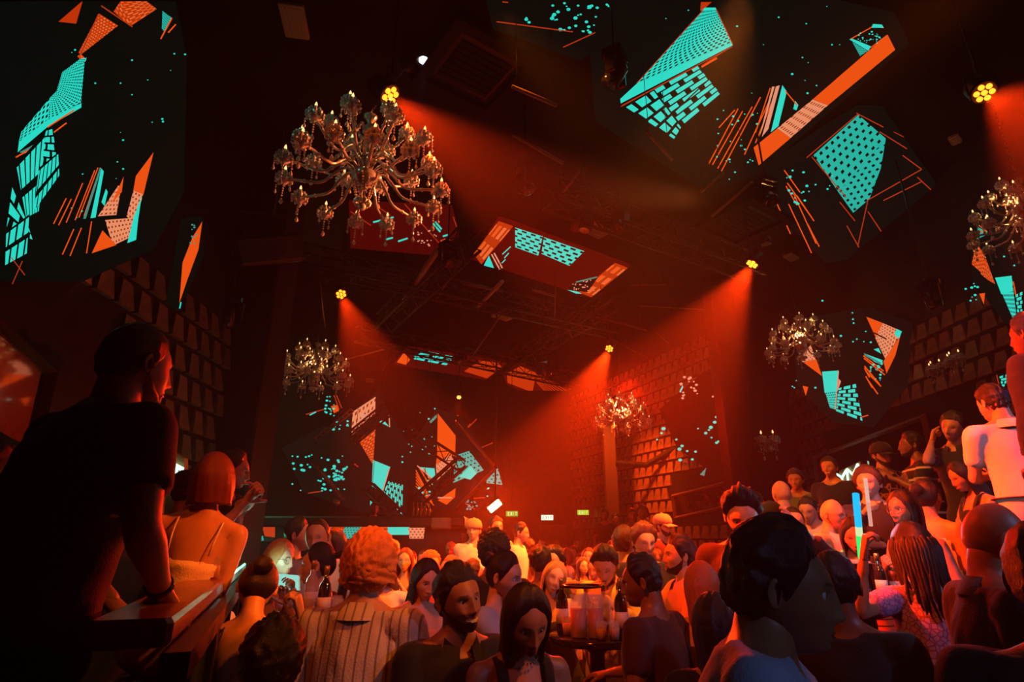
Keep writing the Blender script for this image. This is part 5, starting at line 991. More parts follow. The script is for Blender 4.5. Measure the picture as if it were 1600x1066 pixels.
    if kind in ('polo', 'shirt') or P.get('collar'):
        R = J['R']; nk = J['neck']; mb = MB(); n = 26; ring = []
        for j, (zz, rr) in enumerate(((-.03, .082), (.020, .069), (.024, .073), (-.036, .108))):
            for i in range(n):
                a_ = math.radians(-160+320*i/(n-1))+math.pi*1.5; opn = abs(i-(n-1)/2)/((n-1)/2)
                ring.append(nk+R @ np.array((rr*math.cos(a_), rr*math.sin(a_)*1.02+.012, zz-.028*sm(opn, .5, 1)*(1 if j else 1.1)-(.014*sm(opn, .75, 1) if j == 3 else 0))))
        mb.add(ring, grid_faces(4, n, False)+[tuple(reversed(f)) for f in grid_faces(4, n, False)][:0]); build(mb, 'collar', cm, r)
    if not P.get('noshoes'):
        for n in 'rl':
            A = J['an'+n]; sg = 1 if n == 'r' else -1; f = unit(np.array((.15*sg, 1, 0))); mb = MB(); mb.tube([A+(0, 0, -.05)-f*.07, A+(0, 0, -.05)-f*.04, A+(0, 0, -.045)+f*.06, A+(0, 0, -.058)+f*.15, A+(0, 0, -.066)+f*.205], [(.03, .032), (.043, .043), (.047, .042), (.05, .032), (.03, .02)], 12, (1, 0, 0)); build(mb, 'shoe', cloth(P.get('shoes', '141414')), r)
    if P.get('watch'):
        for n in P['watch']:
            E, Wr = J['el'+n], J['wr'+n]; d_ = unit(Wr-E); Rm_ = rot_to(d_); mb = MB(); mb.lathe(Wr-d_*.02, [(.029, -.008), (.033, -.006), (.033, .006), (.029, .008)], 18, R=Rm_); mb.box(Wr-d_*.02+Rm_[:, 0]*.033, (.004, .014, .014), R=Rm_, bev=.003); build(mb, 'bracelet', m_gloss, r)
    if P.get('necklace'):
        R = J['R']; mb = MB(); Pn = [J['neck']+R @ np.array((.062*math.cos(a_), .068*math.sin(a_)+.01, -.0-.012*math.sin(a_))) for a_ in np.linspace(0, 2*math.pi, 29)]
        for p_ in Pn: mb.ball(p_, .0045, 6, 4)
        build(mb, 'necklace', mat('silver_chain', (.6, .55, .5), .2, metal=.8), r)
    if P.get('belt'):
        R = J['R']; mb = MB(); mb.tube([J['hip']+R @ np.array((.172*math.cos(a_), .125*math.sin(a_), .06)) for a_ in np.linspace(0, 2*math.pi, 33)], (.005, .018), 6, R[:, 2]); build(mb, 'belt', mat('leather_belt', (.12, .03, .015), .4), r)
    ex = P.get('extra')
    if ex: ex(r, J, P, X)
    P['root'] = r; return r
# ---------------- who is where
def root_xf(P, J):
    hc = at(P['px'], P['py'], P['zc']); s = (hc.z-P['floor'])/J['head'][2]; a = math.radians(P['face'])-math.atan2(hc.x, hc.y); d = (math.sin(a), -math.cos(a)); rz = math.atan2(-d[0], d[1])
    M = Matrix.Rotation(rz, 3, 'Z'); h = M @ Vector((J['head'][0], J['head'][1], 0)); return Vector((hc.x-h.x*s, hc.y-h.y*s, P['floor'])), s, M
def build_people():
    ids = []
    for i, P in enumerate(PEOPLE):
        z = P['zc']; P['seed'] = 31*i+7; P['lod'] = max(P.get('lod', 0), 0 if z < 4.2 else 1 if z < 9 else 2); P['vox'] = P.get('vox', .014 if z < 2.6 else (.018 if z < 4.2 else (.023 if z < 7.5 else .03))); J = skeleton(P)
        o, s, M = root_xf(P, J); Mi = M.transposed()
        for n in 'rl':
            if 'px'+n in P: w = at(*P['px'+n]); q = (Mi @ (w-o))/s; P['arm'+n] = tuple(q)
        P['J'] = skeleton(P); ids.append(remesh_later(body_raw(P, P['J']), P['vox'], 3))
    res = run_batch()
    for P, i in zip(PEOPLE, ids): finish(P, res[i]); P['xf'] = root_xf(P, P['J'])
def hand_w(P, n): o, s, M = P['xf']; return o+(M @ Vector(P['J']['hand'+n]))*s
def head_w(P, v=(0, 0, 0)): o, s, M = P['xf']; return o+(M @ Vector(P['J']['head']+P['J']['Rh'] @ np.array(v)))*s
# special cloth
def striped(name, c1, c2, sc=60, axis='X', bands='BANDS'):
    m = mat(name, H(c1), .8, bump=.25, bscale=150); nt = m.node_tree; w = nt.nodes.new('ShaderNodeTexWave'); w.bands_direction = axis; w.inputs['Scale'].default_value = sc; tc = nt.nodes.new('ShaderNodeTexCoord'); rp = nt.nodes.new('ShaderNodeValToRGB')
    rp.color_ramp.interpolation = 'CONSTANT'; rp.color_ramp.elements[0].color = (*H(c2), 1); rp.color_ramp.elements[1].position = .10; rp.color_ramp.elements[1].color = (*H(c1), 1)
    nt.links.new(tc.outputs['Object'], w.inputs[0]); nt.links.new(w.outputs['Fac'], rp.inputs[0]); nt.links.new(rp.outputs[0], nt.nodes['Principled BSDF'].inputs['Base Color']); return m
def lace(name, c1, c2, sc=45):
    m = mat(name, H(c1), .75); nt = m.node_tree; w = nt.nodes.new('ShaderNodeTexVoronoi'); w.inputs['Scale'].default_value = sc; w.feature = 'DISTANCE_TO_EDGE'; tc = nt.nodes.new('ShaderNodeTexCoord'); rp = nt.nodes.new('ShaderNodeValToRGB')
    rp.color_ramp.elements[0].color = (*H(c2), 1); rp.color_ramp.elements[1].position = .14; rp.color_ramp.elements[1].color = (*H(c1), 1); nt.links.new(tc.outputs['Object'], w.inputs['Vector']); nt.links.new(w.outputs[0], rp.inputs[0]); nt.links.new(rp.outputs[0], nt.nodes['Principled BSDF'].inputs['Base Color']); return m
K = '1a0f0a'; LS, MS, DS = 'd9a585', 'b98463', '7d5038'
# left platform
person('man in black polo leaning over the left rail, seen from behind, largest figure at left', 212, 570, 1.85, 125, .62, hair='crop', haircol=K, skin=MS, top=('polo', '0b0b0d'), lean=15, pxr=(252, 925, 1.6), pxl=(172, 940, 1.65), handr='flat', handl='flat', palmr=(0, 0, -1), palml=(0, 0, -1), fat=1.2, watch='r', beard=.003, head=(-8, 4, 0), lod=0)
person('woman with auburn bob in pale pink slip dress seated with her back to us', 333, 748, 2.75, 168, .84, fem=1, sit=1, hair='bob', haircol='6a2414', skin=LS, top=('slip', 'ffeedd'), side=8, lean=-4, headsize=.93, pxr=(300, 872, 2.7), arml='table', topkw=dict(top=.34))
person('man raising both fists in front of his chest behind the auburn-haired woman', 364, 734, 3.7, 60, .66, hair='fade', haircol=K, skin=MS, top=('tshirt', '141312'), pxr=(383, 785, 3.45), pxl=(402, 768, 3.4), handr='fist', handl='fist', head=(20, 12, 0))
person('green-lit person in dark cap beside the glowing letters at left', 295, 768, 3.5, 110, .66, hair='short', cap='1a2020', skin=MS, top=('tshirt', '4a6a50'), armr='chest', arml='chest', vox=.018)  # green light on the shirt is put into its cloth colour
person('long-haired woman cut off by the left edge above the rail', -4, 738, 2.7, 40, .84, fem=1, sit=1, hair='long', haircol='7a3a1a', skin=LS, top=('tank', '101010'))
# left floor
person('dark-haired woman in backless black dress looking down, bottom left', 402, 918, 2.6, 160, 0, fem=1, hair='bun', haircol=K, skin=LS, top=('slip', '0b0a0b'), topkw=dict(top=.22), head=(25, 32, 8), pxr=(470, 965, 2.3), arml='chest', handr='grip')
person('blonde woman with glasses reading a glowing menu on the left', 436, 873, 4.0, 55, 0, fem=1, hair='long', hairlen=.3, haircol='c07a3a', skin=LS, top=('slip', 'c0563a'), glasses=1, head=(0, 8, 0), pxr=(424, 925, 3.8), pxl=(452, 922, 3.75), handr='hold', handl='hold')
person('woman with long dark ponytail in olive top, seen from the side', 498, 882, 3.5, -115, 0, fem=1, hair='pony', haircol='140b08', skin=LS, top=('tshirt', '5a5a3a'), head=(15, 5, 0), pxr=(450, 945, 3.4), arml='chest')
person('shaven-haired man in grey tee beside the olive-topped woman', 496, 838, 4.6, -15, 0, hair='buzz', haircol=K, skin=MS, top=('tshirt', 'b8b0a8'), head=(0, 12, 0))
person('man in black in profile under the LED strip at left', 466, 836, 5.0, 75, 0, hair='fade', haircol=K, skin=MS, top=('tshirt', '101010'))
person('small woman with dark hair behind the olive-topped woman', 521, 852, 5.0, -60, 0, fem=1, hair='long', haircol=K, skin=LS, top=('tank', '201010'))
person('man with shaggy blond hair in pale striped jacket, back to the camera', 578, 884, 2.4, 160, 0, hair='shaggy', haircol='e08a4a', skin=LS, top=('shirt', 'c8beb4'), topmat=striped('striped_jacket', 'd8c6b4', '94806e', 9), armr='down', arml='down', head=(-18, 2, 0), fat=1.02, topkw=dict(fold=.012, loose=.03))
person('woman in peach strapless dress looking down at her phone', 664, 905, 3.55, 18, 0, fem=1, hair='long', haircol='100806', skin=LS, top=('strapless', 'e09a72'), head=(8, 22, -4), closed=1, armr='phone', arml='phone', handr='hold', handl='hold', hback=.06, watch='r', flare=-.03)
person('laughing bearded man in black shirt, front row', 716, 934, 2.25, 28, 0, hair='short', haircol='140b08', skin='a06c48', top=('polo', '0c0b0c'), smile=1, teeth=1, beard=.0045, head=(6, 4, 10), armr='phone', arml='down', closed=1, lean=10)
person('young woman with long dark hair, silver necklace and black top, looking down in front', 822, 966, 2.05, 22, 0, fem=1, hair='long', haircol='1c0f0b', skin='9a6446', top=('tank', '0a090b'), head=(0, 30, 4), closed=1, necklace=1, lean=10, armr='chest', arml='chest', hairlen=.5)
person('woman with hair in a low bun holding her hand to her mouth, in profile', 788, 898, 3.1, 68, 0, fem=1, hair='bun', haircol='1a0d08', skin=LS, top=('tshirt', 'a8b4c4'), head=(0, 16, 6), armr='mouth', handr='hold', arml='phone')
person('person with thick dark curly hair behind the woman with the low bun', 772, 862, 4.0, 170, 0, hair='curly', haircol='120806', skin=DS, top=('tshirt', '181012'), vox=.018)
# podium
person('young man in backwards cap and white shirt with crossed arms on the podium', 740, 829, 7.0, 12, .35, hair='short', haircol='5a3018', skin=LS, top=('shirt', 'eee6dc'), cap='d8a078', capback=1, armr='crossed', arml='crossed', head=(-25, 0, 0), lod=1)
person('man in white t-shirt and glasses, middle of the three on the podium', 775, 824, 7.2, 25, .35, hair='short', haircol=K, skin=LS, top=('tshirt', 'f2ece4'), glasses=1, lod=1, armr='down', arml='phone', legs='202020')
person('man in white t-shirt looking to the right, rightmost on the podium', 814, 832, 7.1, 75, .35, hair='crop', haircol=K, skin=LS, top=('tshirt', 'f2ece4'), lod=1, head=(0, 10, 0), armr='down', legs='88a0b0')
# centre
person('smiling blonde woman with long hair leaning her head to the side', 866, 903, 4.2, 10, 0, fem=1, hair='long', haircol='e0a860', skin='e8b898', top=('bodice', '201010'), smile=1, head=(0, 4, -20), hairlen=.48, wave=.004, lod=0, side=8)
person('tall young man in cream open shirt looking down at the drinks table', 946, 882, 4.3,  -22, 0, hair='short', haircol='241008', skin=LS, top=('shirt', 'f0d8a0'), head=(8, 34, 0), closed=1, headsize=1.08, pxr=(912, 952, 4.0), pxl=(962, 950, 3.9), handr='hold', handl='grip', lod=0)
person('brown-haired man with his back turned behind the man in the cream shirt', 976, 848, 5.2, 140, 0, hair='short', haircol='5a2a12', skin=LS, top=('tshirt', 'a06848'), lod=1)
person('man with light curly hair in dark t-shirt, centre right', 1006, 846, 4.9, 22, 0, hair='curly', haircol='8a4a22', skin=LS, top=('tshirt', '181214'), head=(0, 14, 0), lod=0)
person('man with short black hair and dark t-shirt in left profile by the table', 1003, 908, 2.9, -118, 0, hair='fade', haircol='0e0806', skin='8a5638', top=('tshirt', '3c1210'), head=(24, 12, 0), fat=1.12, armr='table', arml='down', topkw=dict(loose=.02))
person('man with stubble in peach shirt looking left', 1062, 868, 3.95, -72, 0, hair='short', haircol='1a0d08', skin=LS, top=('shirt', 'd8a078'), beard=.0025, armr='table', arml='chest')
person('woman with long straight copper hair, back to the camera', 1097, 916, 3.0, 165, 0, fem=1, hair='long', haircol='c0602c', skin=LS, top=('tank', '301010'), hairlen=.55, lod=0)
person('woman with sleek black hair seen from behind, beside the big man', 1118, 978, 2.15, 172, 0, fem=1, hair='long', haircol='080506', skin=MS, top=('tshirt', '0c0a0a'), hairlen=.5, lod=1)
person('big man in light blue t-shirt in profile, nearest the camera', 1216, 916, 1.28, 92, 0, hair='short', haircol='2a1209', skin='9a6a4c', top=('tshirt', '9ab8e0'), head=(0, 10, 0), fat=1.1, hunch=.05, lean=16, lod=0, armr='down', arml='down')
person('dark-haired man in white shirt and dark jacket bending forward, right of centre', 1160, 806, 3.3, -8, .14, hair='quiff', haircol='1a0d08', skin=LS, top=('shirt', '3a1c14'), head=(10, 26, 0), closed=1, pxl=(1262, 838, 3.0), lod=0, handl='flat')
person('man in olive t-shirt with cropped black hair, back to the camera', 1306, 914, 2.3, 176, 0, hair='crop', haircol='080506', skin='7a4e38', top=('tshirt', '1c1a10'), fat=1.12, lod=0, topkw=dict(loose=.02, thick=.014))
person('woman in lavender lace top reaching over the table, braids pinned up', 1428, 858, 2.9, 196, 0, fem=1, hair='braids', haircol='0e0708', skin=MS, top=('tshirt', 'b48ac0'), topmat=lace('lavender_lace', 'b890c4', '6a4a80'), head=(10, 8, 0), pxl=(1350, 868, 2.7), handl='grip', armr='hip', lod=0)
person('bald man in dark red shirt at the right, turned away', 1556, 842, 2.2, 112, 0, hair='bald', skin='a06a4c', top=('shirt', '160707'), head=(0, 14, 0), fat=1.1, lod=0)
person('dark silhouetted man at the bottom right corner', 1650, 905, 1.35, 170, 0, hair='crop', haircol=K, skin=DS, top=('shirt', '060506'), fat=1.2, lod=1)
person('curly-haired person in black, cut off at the bottom left', 425, 1035, 1.7, 175, 0, fem=1, hair='curly', haircol='0c0706', skin=MS, top=('tshirt', '080708'), lod=1)
# right platform and steps
person('man in white polo and belt standing high on the right, back turned', 1553, 630, 4.1, -158, 1.0, hair='fade', haircol=K, skin=LS, top=('polo', 'f0ece8'), legs='e4e0dc', belt=1, fat=.92, arml='phone', armr='phone', head=(22, 10, 0), lod=0, topkw=dict(bottom=.03))
person('tall person in black at the right edge with blue-lit hair', 1610, 522, 3.5, -120, 1.3, hair='short', haircol='203040', skin=DS, top=('shirt', '050507'), lod=1, fat=1.1)  # blue light on the head is put into the hair colour
person('man in black polo resting his cheek on his hand, high on the right', 1490, 668, 5.3, -25, 1.0, hair='short', haircol=K, skin=MS, top=('polo', '121012'), armr='cheek', head=(0, 10, -14), handr='fist', lod=0)
person('bearded man in black jersey with white stripes stretching his arm out', 1424, 696, 6.0, -78, 1.0, hair='short', haircol='0c0706', skin=DS, top=('tshirt', '0e0e12'), topmat=striped('striped_jersey', '101014', 'c8c0c0', 3.2, 'Z'), beard=.0045, pxr=(1385, 752, 5.8), pxl=(1390, 745, 5.8), lod=0)
person('man in dark cap and patterned black t-shirt in front of the right mirror', 1378, 712, 6.5, 35, 1.0, hair='short', cap='0c0a0c', haircol=K, skin=MS, top=('tshirt', '301812'), topmat=lace('printed_tee', '0e0c0e', 'c07048', 16), beard=.005, lod=0)
person('smiling man in black t-shirt at the left end of the right platform', 1296, 731, 6.7, -20, 1.0, hair='short', haircol=K, skin=MS, top=('tshirt', '0e0c0e'), smile=1, lod=0)
person('curly-haired young man holding a light stick on the right platform', 1357, 756, 5.1, -12, .95, sit=1, hair='curly', haircol='4a2814', skin=LS, top=('shirt', '141014'), smile=1, pxr=(1352, 800, 4.7), arml='phone', handr='grip', lod=0)
person('woman with glasses and long black hair talking, right', 1413, 796, 3.7, -42, .4, fem=1, hair='long', haircol='0c0607', skin='b07858', top=('slip', 'c87850'), glasses=1, lod=0, armr='chest', handr='fist', head=(0, 4, 0))
person('seated woman in black top and pleated skirt with long dark braids', 1504, 744, 4.9, -60, 1.1, fem=1, sit=1, hair='long', haircol='120a08', skin=MS, top=('tank', '0e0c0e'), head=(0, 24, 0), lod=0, armr='lap', arml='lap')
person('man with glasses in black sweatshirt leaning in from behind', 1472, 728, 6.0, -8, 1.0, hair='short', haircol=K, skin=LS, top=('shirt', '121014'), glasses=1, lean=26, head=(0, 10, 12), lod=0)
person('bare-shouldered woman in white top facing away on the right', 1449, 776, 4.3, 150, .4, fem=1, hair='bun', haircol='180c08', skin='d09870', top=('strapless', 'e8e0e4'), pxr=(1488, 848, 4.2), arml='phone', lod=0)
person('bald man with glasses in white shirt, right of centre', 1301, 804, 4.75, 62, .38, hair='bald', skin='dca07c', top=('shirt', 'f0e6dc'), glasses=1, head=(0, 12, 0), lod=0)
person('young man in white top clasping his hands, right of centre', 1263, 796, 6.0, -18, .4, hair='crop', haircol=K, skin=LS, top=('tshirt', 'e8d8c8'), head=(0, 24, 0), armr='chest', arml='chest', lod=0)
person('dark long-haired woman in striped top behind the light stick', 1334, 836, 4.3, 5, .15, fem=1, hair='long', haircol='0c0607', skin=MS, top=('tshirt', '904030'), topmat=striped('striped_top', 'b05a30', '201010', 8, 'Z'), head=(0, 22, 0), lod=0)
person('person with pale shirt and hair wrap turned away, left end of the steps', 1221, 772, 6.2, -150, .95, sit=1, hair='buzz', haircol='e0a070', skin=LS, top=('shirt', 'f0d0a8'), lod=1)
person('person in green tee behind the pale-shirted one on the steps', 1243, 750, 7.2, -10, .8, sit=0, hair='short', haircol=K, skin=MS, top=('tshirt', '5a7a50'), head=(0, 8, 0), lod=1, armr='phone')
person('boy in dark cap at the foot of the steps', 1206, 808, 5.6, 5, .36, hair='short', cap='120c10', haircol=K, skin=LS, top=('tshirt', '402018'), lod=1)
person('small dark-haired woman before the steps, right of the boy in the cap', 1240, 816, 5.2, 20, .2, fem=1, hair='bun', haircol=K, skin=LS, top=('tank', '602818'), lod=1)
person('man between the far mirror and the steps, lit red', 1182, 784, 8.0, -20, .6, hair='crop', haircol=K, skin=LS, top=('tshirt', '301010'), lod=1)
person('dark-clad guest standing above the crowd left of the slim column', 945, 806, 12.6, -10, .7, hair='short', haircol='0a0505', skin=DS, top=('tshirt', '080506'), lod=2)
person('dark-clad guest standing above the crowd beside the slim column', 962, 812, 12.9, 20, .65, hair='short', haircol='0a0505', skin=DS, top=('tshirt', '080506'), lod=2)
person('guest in dark red standing high before the tiled wall, left one', 988, 806, 11.0, 10, .6, hair='short', haircol=K, skin=DS, top=('tshirt', '3a1010'), lod=2)
person('guest in dark hood standing high before the tiled wall, right one', 1004, 802, 10.6, -30, .6, hair='curly', haircol=K, skin=DS, top=('tshirt', '200808'), lod=2)
person('man in pale cap before the tiled wall', 1036, 822, 8.0, 60, .15, hair='short', haircol=K, cap='d8a888', skin=LS, top=('tshirt', '281010'), beard=.005, lod=1)
person('DJ behind the booth in front of the turquoise screen', 585, 796, 11.4, 15, .78, hair='short', haircol=K, skin=MS, top=('tshirt', '101010'), lod=2)
NAMED = len(PEOPLE)
# far crowd: eight builds, then copies with other cloth and hair colours
HC = [K, '2a1509', '5a2c14', 'b07038', '0c0706']; HN = ['black', 'dark brown', 'brown', 'blond', 'jet black']
TC = ['101012', '5a1c14', 'e8d8c8', '2a3a4a', 'a86040', '3a3a30']; TN = ['black', 'dark red', 'white', 'navy', 'tan', 'olive']
ARCH = [dict(hair='short', top=('tshirt', '101012')), dict(hair='fade', top=('polo', '5a1c14'), armr='drink', handr='grip'), dict(fem=1, hair='long', top=('tank', 'e8d8c8'), armr='chest'), dict(fem=1, hair='pony', top=('slip', 'a86040')), dict(hair='curly', top=('shirt', '2a3a4a'), arml='phone'), dict(fem=1, hair='bob', top=('tshirt', '3a3a30'), armr='cheers', handr='grip'), dict(hair='quiff', top=('shirt', 'e8d8c8'), head=(20, 12, 0)), dict(fem=1, hair='bun', top=('bodice', '101012'), head=(-20, 8, 0))]
build_people()
def crowd():
    rnd = random.Random(5); taken = []
    for P in PEOPLE: o = P['xf'][0]; taken.append((o.x, o.y))
    spots = []
    taken += [(.5, 3.6), (2.6, 4.3), (-3.35, 7.1), (4.35, 11.2), (4.1, 11.0), (-3.0, 7.3), (2.36, 14.2), (2.3, 14.0), (2.5, 14.3)]
    tries = 0
    while len(spots) < 128 and tries < 20000:
        tries += 1; y = 4.9+rnd.random()**.8*11.5; px = rnd.uniform(560, 1190) if y > 6.2 else rnd.uniform(600, 1160); x = (px-800)/F*(y*1.06)
        if abs(x+.2) < 1.1 and 6.7 < y < 8.4: continue
        if y > 9.4 and x < -1.0: continue
        if x > 1.84+(18.2-y)*.409-.6 or x > 2.2+.0*y and y < 11 or x < -2.6: continue
        if min(math.hypot(x-a, y-b) for a, b in taken) < .44: continue
        spots.append((x, y)); taken.append((x, y))
    # extra guests in the left background and in front of the DJ booth
    for px, y in ((630, 5.2), (648, 6.0), (610, 7.0), (560, 8.3), (530, 7.6), (395, 7.5), (372, 8.0), (415, 6.6), (676, 5.6), (700, 5.0)):
        x = (px-800)/F*(y*1.06)
        if min(math.hypot(x-a, y-b) for a, b in taken) > .55: spots.append((x, y)); taken.append((x, y))
    spots.sort(key=lambda p: p[1]); n0 = len(PEOPLE); protos = []; ids = []
    for i, A in enumerate(ARCH):
        P = dict(A); P.update(label='x', px=800, py=845, zc=8, face=0, floor=0, seed=900+i*13, lod=1 if i < 4 else 1, vox=.024, haircol=K, skin=MS, eyes=0, noshoes=0); P['J'] = skeleton(P); ids.append((P, remesh_later(body_raw(P, P['J']), .024, 3)))
    res = run_batch()
    for P, i in ids: r = finish(P, res[i]); protos.append((r, list(r.children), P))
    used = set(); cnt = {}
    zone = lambda px, y: ('near the podium' if px < 840 and y < 9 else 'under the exit signs' if px < 920 else 'before the slim column' if px < 1000 else 'before the tiled wall' if px < 1110 else 'below the far mirror') if px > 690 else ('left of the podium' if px > 600 else 'before the DJ booth')
    depth = lambda y: 'front' if y < 6.5 else 'middle' if y < 9.5 else 'rear'
    info = []
    for j, (x, y) in enumerate(spots):
        a = rnd.randrange(8); h = rnd.randrange(5); t = rnd.randrange(6); info.append((a, h, t, zone(proj((x, y, 1.7))[0], y), depth(y)))
    from collections import Counter
    for j, (x, y) in enumerate(spots):
        a, h, t, zn, dp = info[j]; pr, ch, P = protos[a]
        if a not in used: used.add(a); r = pr; kids = ch
        else:
            r = pr.copy(); COL.objects.link(r); kids = []
            for c in ch: d = c.copy(); COL.objects.link(d); d.parent = r; kids.append(d)
        tgt = rnd.choice([(0, 30), (-1.2, 10.5), (0, 7), (x+rnd.uniform(-2, 2), y+rnd.uniform(-2, 2))]); rz = math.atan2(-(tgt[0]-x), tgt[1]-y)+rnd.uniform(-.5, .5)
        if rnd.random() < .35: rz = math.pi+rnd.uniform(-.9, .9)
        hgt = rnd.uniform(.93, 1.04) if not P.get('fem') else rnd.uniform(.9, 1.0); r.location = (x, y, 0); r.rotation_euler = (0, 0, rz); r.scale = (hgt,)*3
        sk = rnd.choice([LS, MS, DS, LS])
        for c in kids:
            nm = c.name.split('.')[0]; m = hairm(HC[h]) if nm == 'hair' else cloth(TC[t]) if nm in ('t_shirt', 'polo_shirt', 'shirt', 'tank_top', 'dress', 'collar', 'strap', 'skirt') else skin(sk, K) if nm == 'body' else None
            if m: s0 = c.material_slots[0]; s0.link = 'OBJECT'; s0.material = m
        px = proj((x, y, 1.7))[0]; same = [k for k in range(len(spots)) if info[k][3] == zn and info[k][4] == dp and info[k][0] == a]
        order = sorted(same, key=lambda k: proj((*spots[k], 1.7))[0]).index(j); OW = ['leftmost', 'second from left', 'third from left', 'fourth from left', 'fifth from left', 'sixth from left', 'seventh from left', 'eighth from left', 'ninth from left', 'tenth from left', 'eleventh from left', 'twelfth from left']
        kind = ['short-haired man', 'fade-cut man', 'long-haired woman', 'ponytailed woman', 'curly-haired man', 'woman with a bob', 'quiff-haired man', 'woman with a bun'][a]
        lab = kind+' in '+TN[t]+' '+zn+', '+dp+' rows'+(', '+OW[min(order, 11)] if len(same) > 1 else '')
        tag(r, lab, 'person', 'dancing crowd in the middle of the floor')
    for k, (pr, ch, P) in enumerate(protos):
        if k not in used:
            for c in ch: bpy.data.objects.remove(c)
            bpy.data.objects.remove(pr)
crowd()
for P in PEOPLE:
    if not .88 < P['scale'] < 1.1: print('SCALE', P['label'][:50], round(P['scale'], 3))
PB = {P['label'][:24]: P for P in PEOPLE}
def who(s): return [P for P in PEOPLE if s in P['label']][0]
# ---------------- things people hold, tables and drinks
def slab(name, c, h, rot, mats, label, cat, emf=None, bev=.004):
    r = empty(name, tuple(c)); r.rotation_euler = rot; tag(r, label, cat); mb = MB(); mb.box((0, 0, 0), h, bev=bev); build(mb, 'case', mats, r, False)
    if emf: mb = MB(); mb.box((0, 0, h[2]+.001), (h[0]*.92, h[1]*.95, .001)); build(mb, 'screen', emf, r, False)
    return r
P = who('peach strapless'); slab('phone', (hand_w(P, 'r')+hand_w(P, 'l'))/2, (.036, .075, .004), (.6, 0, .2), m_gloss, 'dark phone in the hands of the woman in peach', 'phone', emit('phone_screen_dim', (.8, .5, .4), .5))
P = who('glowing menu'); c = (hand_w(P, 'r')+hand_w(P, 'l'))/2; slab('menu', c+Vector((0, -.02, 0)), (.13, .09, .004), (.5, .1, .5), cloth('c8e0d8'), 'glowing pale menu held by the blonde woman with glasses', 'menu', emit('menu_glow', H('9ff0dc'), .8))
point('menu_point', c+Vector((0, -.03, .08)), 2.0, (.4, 1, .85), .05)
P = who('holding a light stick'); a = at(1352, 800, 4.65)
def stick(p0, p1, rad, label, m1, m2, m3):
    r = empty('light_stick', tuple(p0)); tag(r, label, 'light stick'); p0, p1 = np.array(p0), np.array(p1); d = p1-p0
    for nm, a_, b_, m in (('lower_section', 0, .36, m1), ('middle_section', .36, .5, m2), ('upper_section', .5, 1, m3)): mb = MB(); mb.tube([d*a_, d*b_], rad, 12); build(mb, nm, m, r)
    return r
stick(at(1346, 872, 3.5), at(1337, 772, 3.45), .019, 'tall blue and green light stick in the bottle bucket', emit('stick_green', H('2fe06a'), 1.3), emit('stick_pale', H('c8d8a0'), 1.2), emit('stick_blue', H('10a8e8'), 1.4))
stick(at(1361, 822, 4.6), at(1352, 748, 4.6), .014, 'slim pale pink light stick raised by the curly-haired man', emit('stick_pink', H('e8a090'), .9), emit('stick_pink', H('e8a090'), .9), emit('stick_pink2', H('f0b8a8'), .9))
point('stick_point', at(1340, 800, 3.35), 3, (.1, .7, 1), .08)
m_glass = mat('drinking_glass', (.85, .75, .7), .05, spec=1, alpha=.28, coat=.8); m_bot = mat('dark_bottle_glass', (.02, .015, .01), .06, spec=1, coat=1); m_clear = mat('clear_bottle', (.7, .55, .45), .06, alpha=.5, coat=.8); m_juice = mat('red_juice', (.6, .05, .015), .2); m_lab = mat('paper_label', (.75, .62, .5), .6)
def bottle(p, h, label, m=m_bot, grp=None, lab=True):
    r = empty('bottle', tuple(p)); tag(r, label, 'bottle', grp); s = h/.3; mb = MB(); mb.lathe((0, 0, 0), [(.034*s, 0), (.037*s, .01*s), (.037*s, .17*s), (.03*s, .20*s), (.014*s, .225*s), (.013*s, .285*s)], 18); build(mb, 'glass', m, r)
    mb = MB(); mb.lathe((0, 0, .28*s), [(.0145*s, -.03*s), (.016*s, 0), (.015*s, .02*s)], 12); build(mb, 'cap', mat('gold_cap', (.6, .35, .1), .3, metal=.8), r)
    if lab: mb = MB(); mb.lathe((0, 0, .05*s), [(.0378*s, 0), (.0378*s, .08*s)], 18); build(mb, 'paper_label', m_lab, r)
def jug(p, label):
    r = empty('jug', tuple(p)); tag(r, label, 'jug', 'juice jugs on the table'); mb = MB(); mb.lathe((0, 0, 0), [(.045, 0), (.05, .01), (.052, .16), (.045, .2), (.05, .24), (.047, .24), (.042, .2)], 20); build(mb, 'glass', m_glass, r); mb = MB(); mb.lathe((0, 0, .008), [(.044, 0), (.047, .15)], 18); build(mb, 'juice', m_juice, r)
    mb = MB(); mb.tube([(.05, 0, .2), (.09, 0, .19), (.095, 0, .1), (.052, 0, .06)], .007, 6); build(mb, 'handle', m_glass, r)
def tumbler(p, label, grp, juice=True):
    r = empty('drinking_glass', tuple(p)); tag(r, label, 'glass', grp); mb = MB(); mb.lathe((0, 0, 0), [(.026, 0), (.034, .10), (.032, .10), (.026, .01)], 14); build(mb, 'glass', m_glass, r)
    if juice: mb = MB(); mb.lathe((0, 0, .004), [(.025, 0), (.030, .06)], 12); build(mb, 'drink', mat('orange_drink', (.8, .3, .06), .2), r)
def table(p, z, rad, label):
    r = empty('high_table', (p.x, p.y, 0)); tag(r, label, 'table'); mb = MB(); mb.lathe((0, 0, z-.04), [(.001, 0), (rad-.01, 0), (rad, .01), (rad, .035), (rad-.01, .04), (.001, .04)], 40); build(mb, 'table_top', m_gloss, r)
    mb = MB(); mb.lathe((0, 0, 0), [(rad*.7, 0), (rad*.7, .02), (.05, .05), (.045, z-.1), (.12, z-.04)], 24); build(mb, 'pedestal', m_iron, r)
p = atz(932, 992, 1.25); p = Vector((p.x, p.y, 0)); table(p, 1.25, .3, 'round black high table crowded with jugs and bottles, centre')
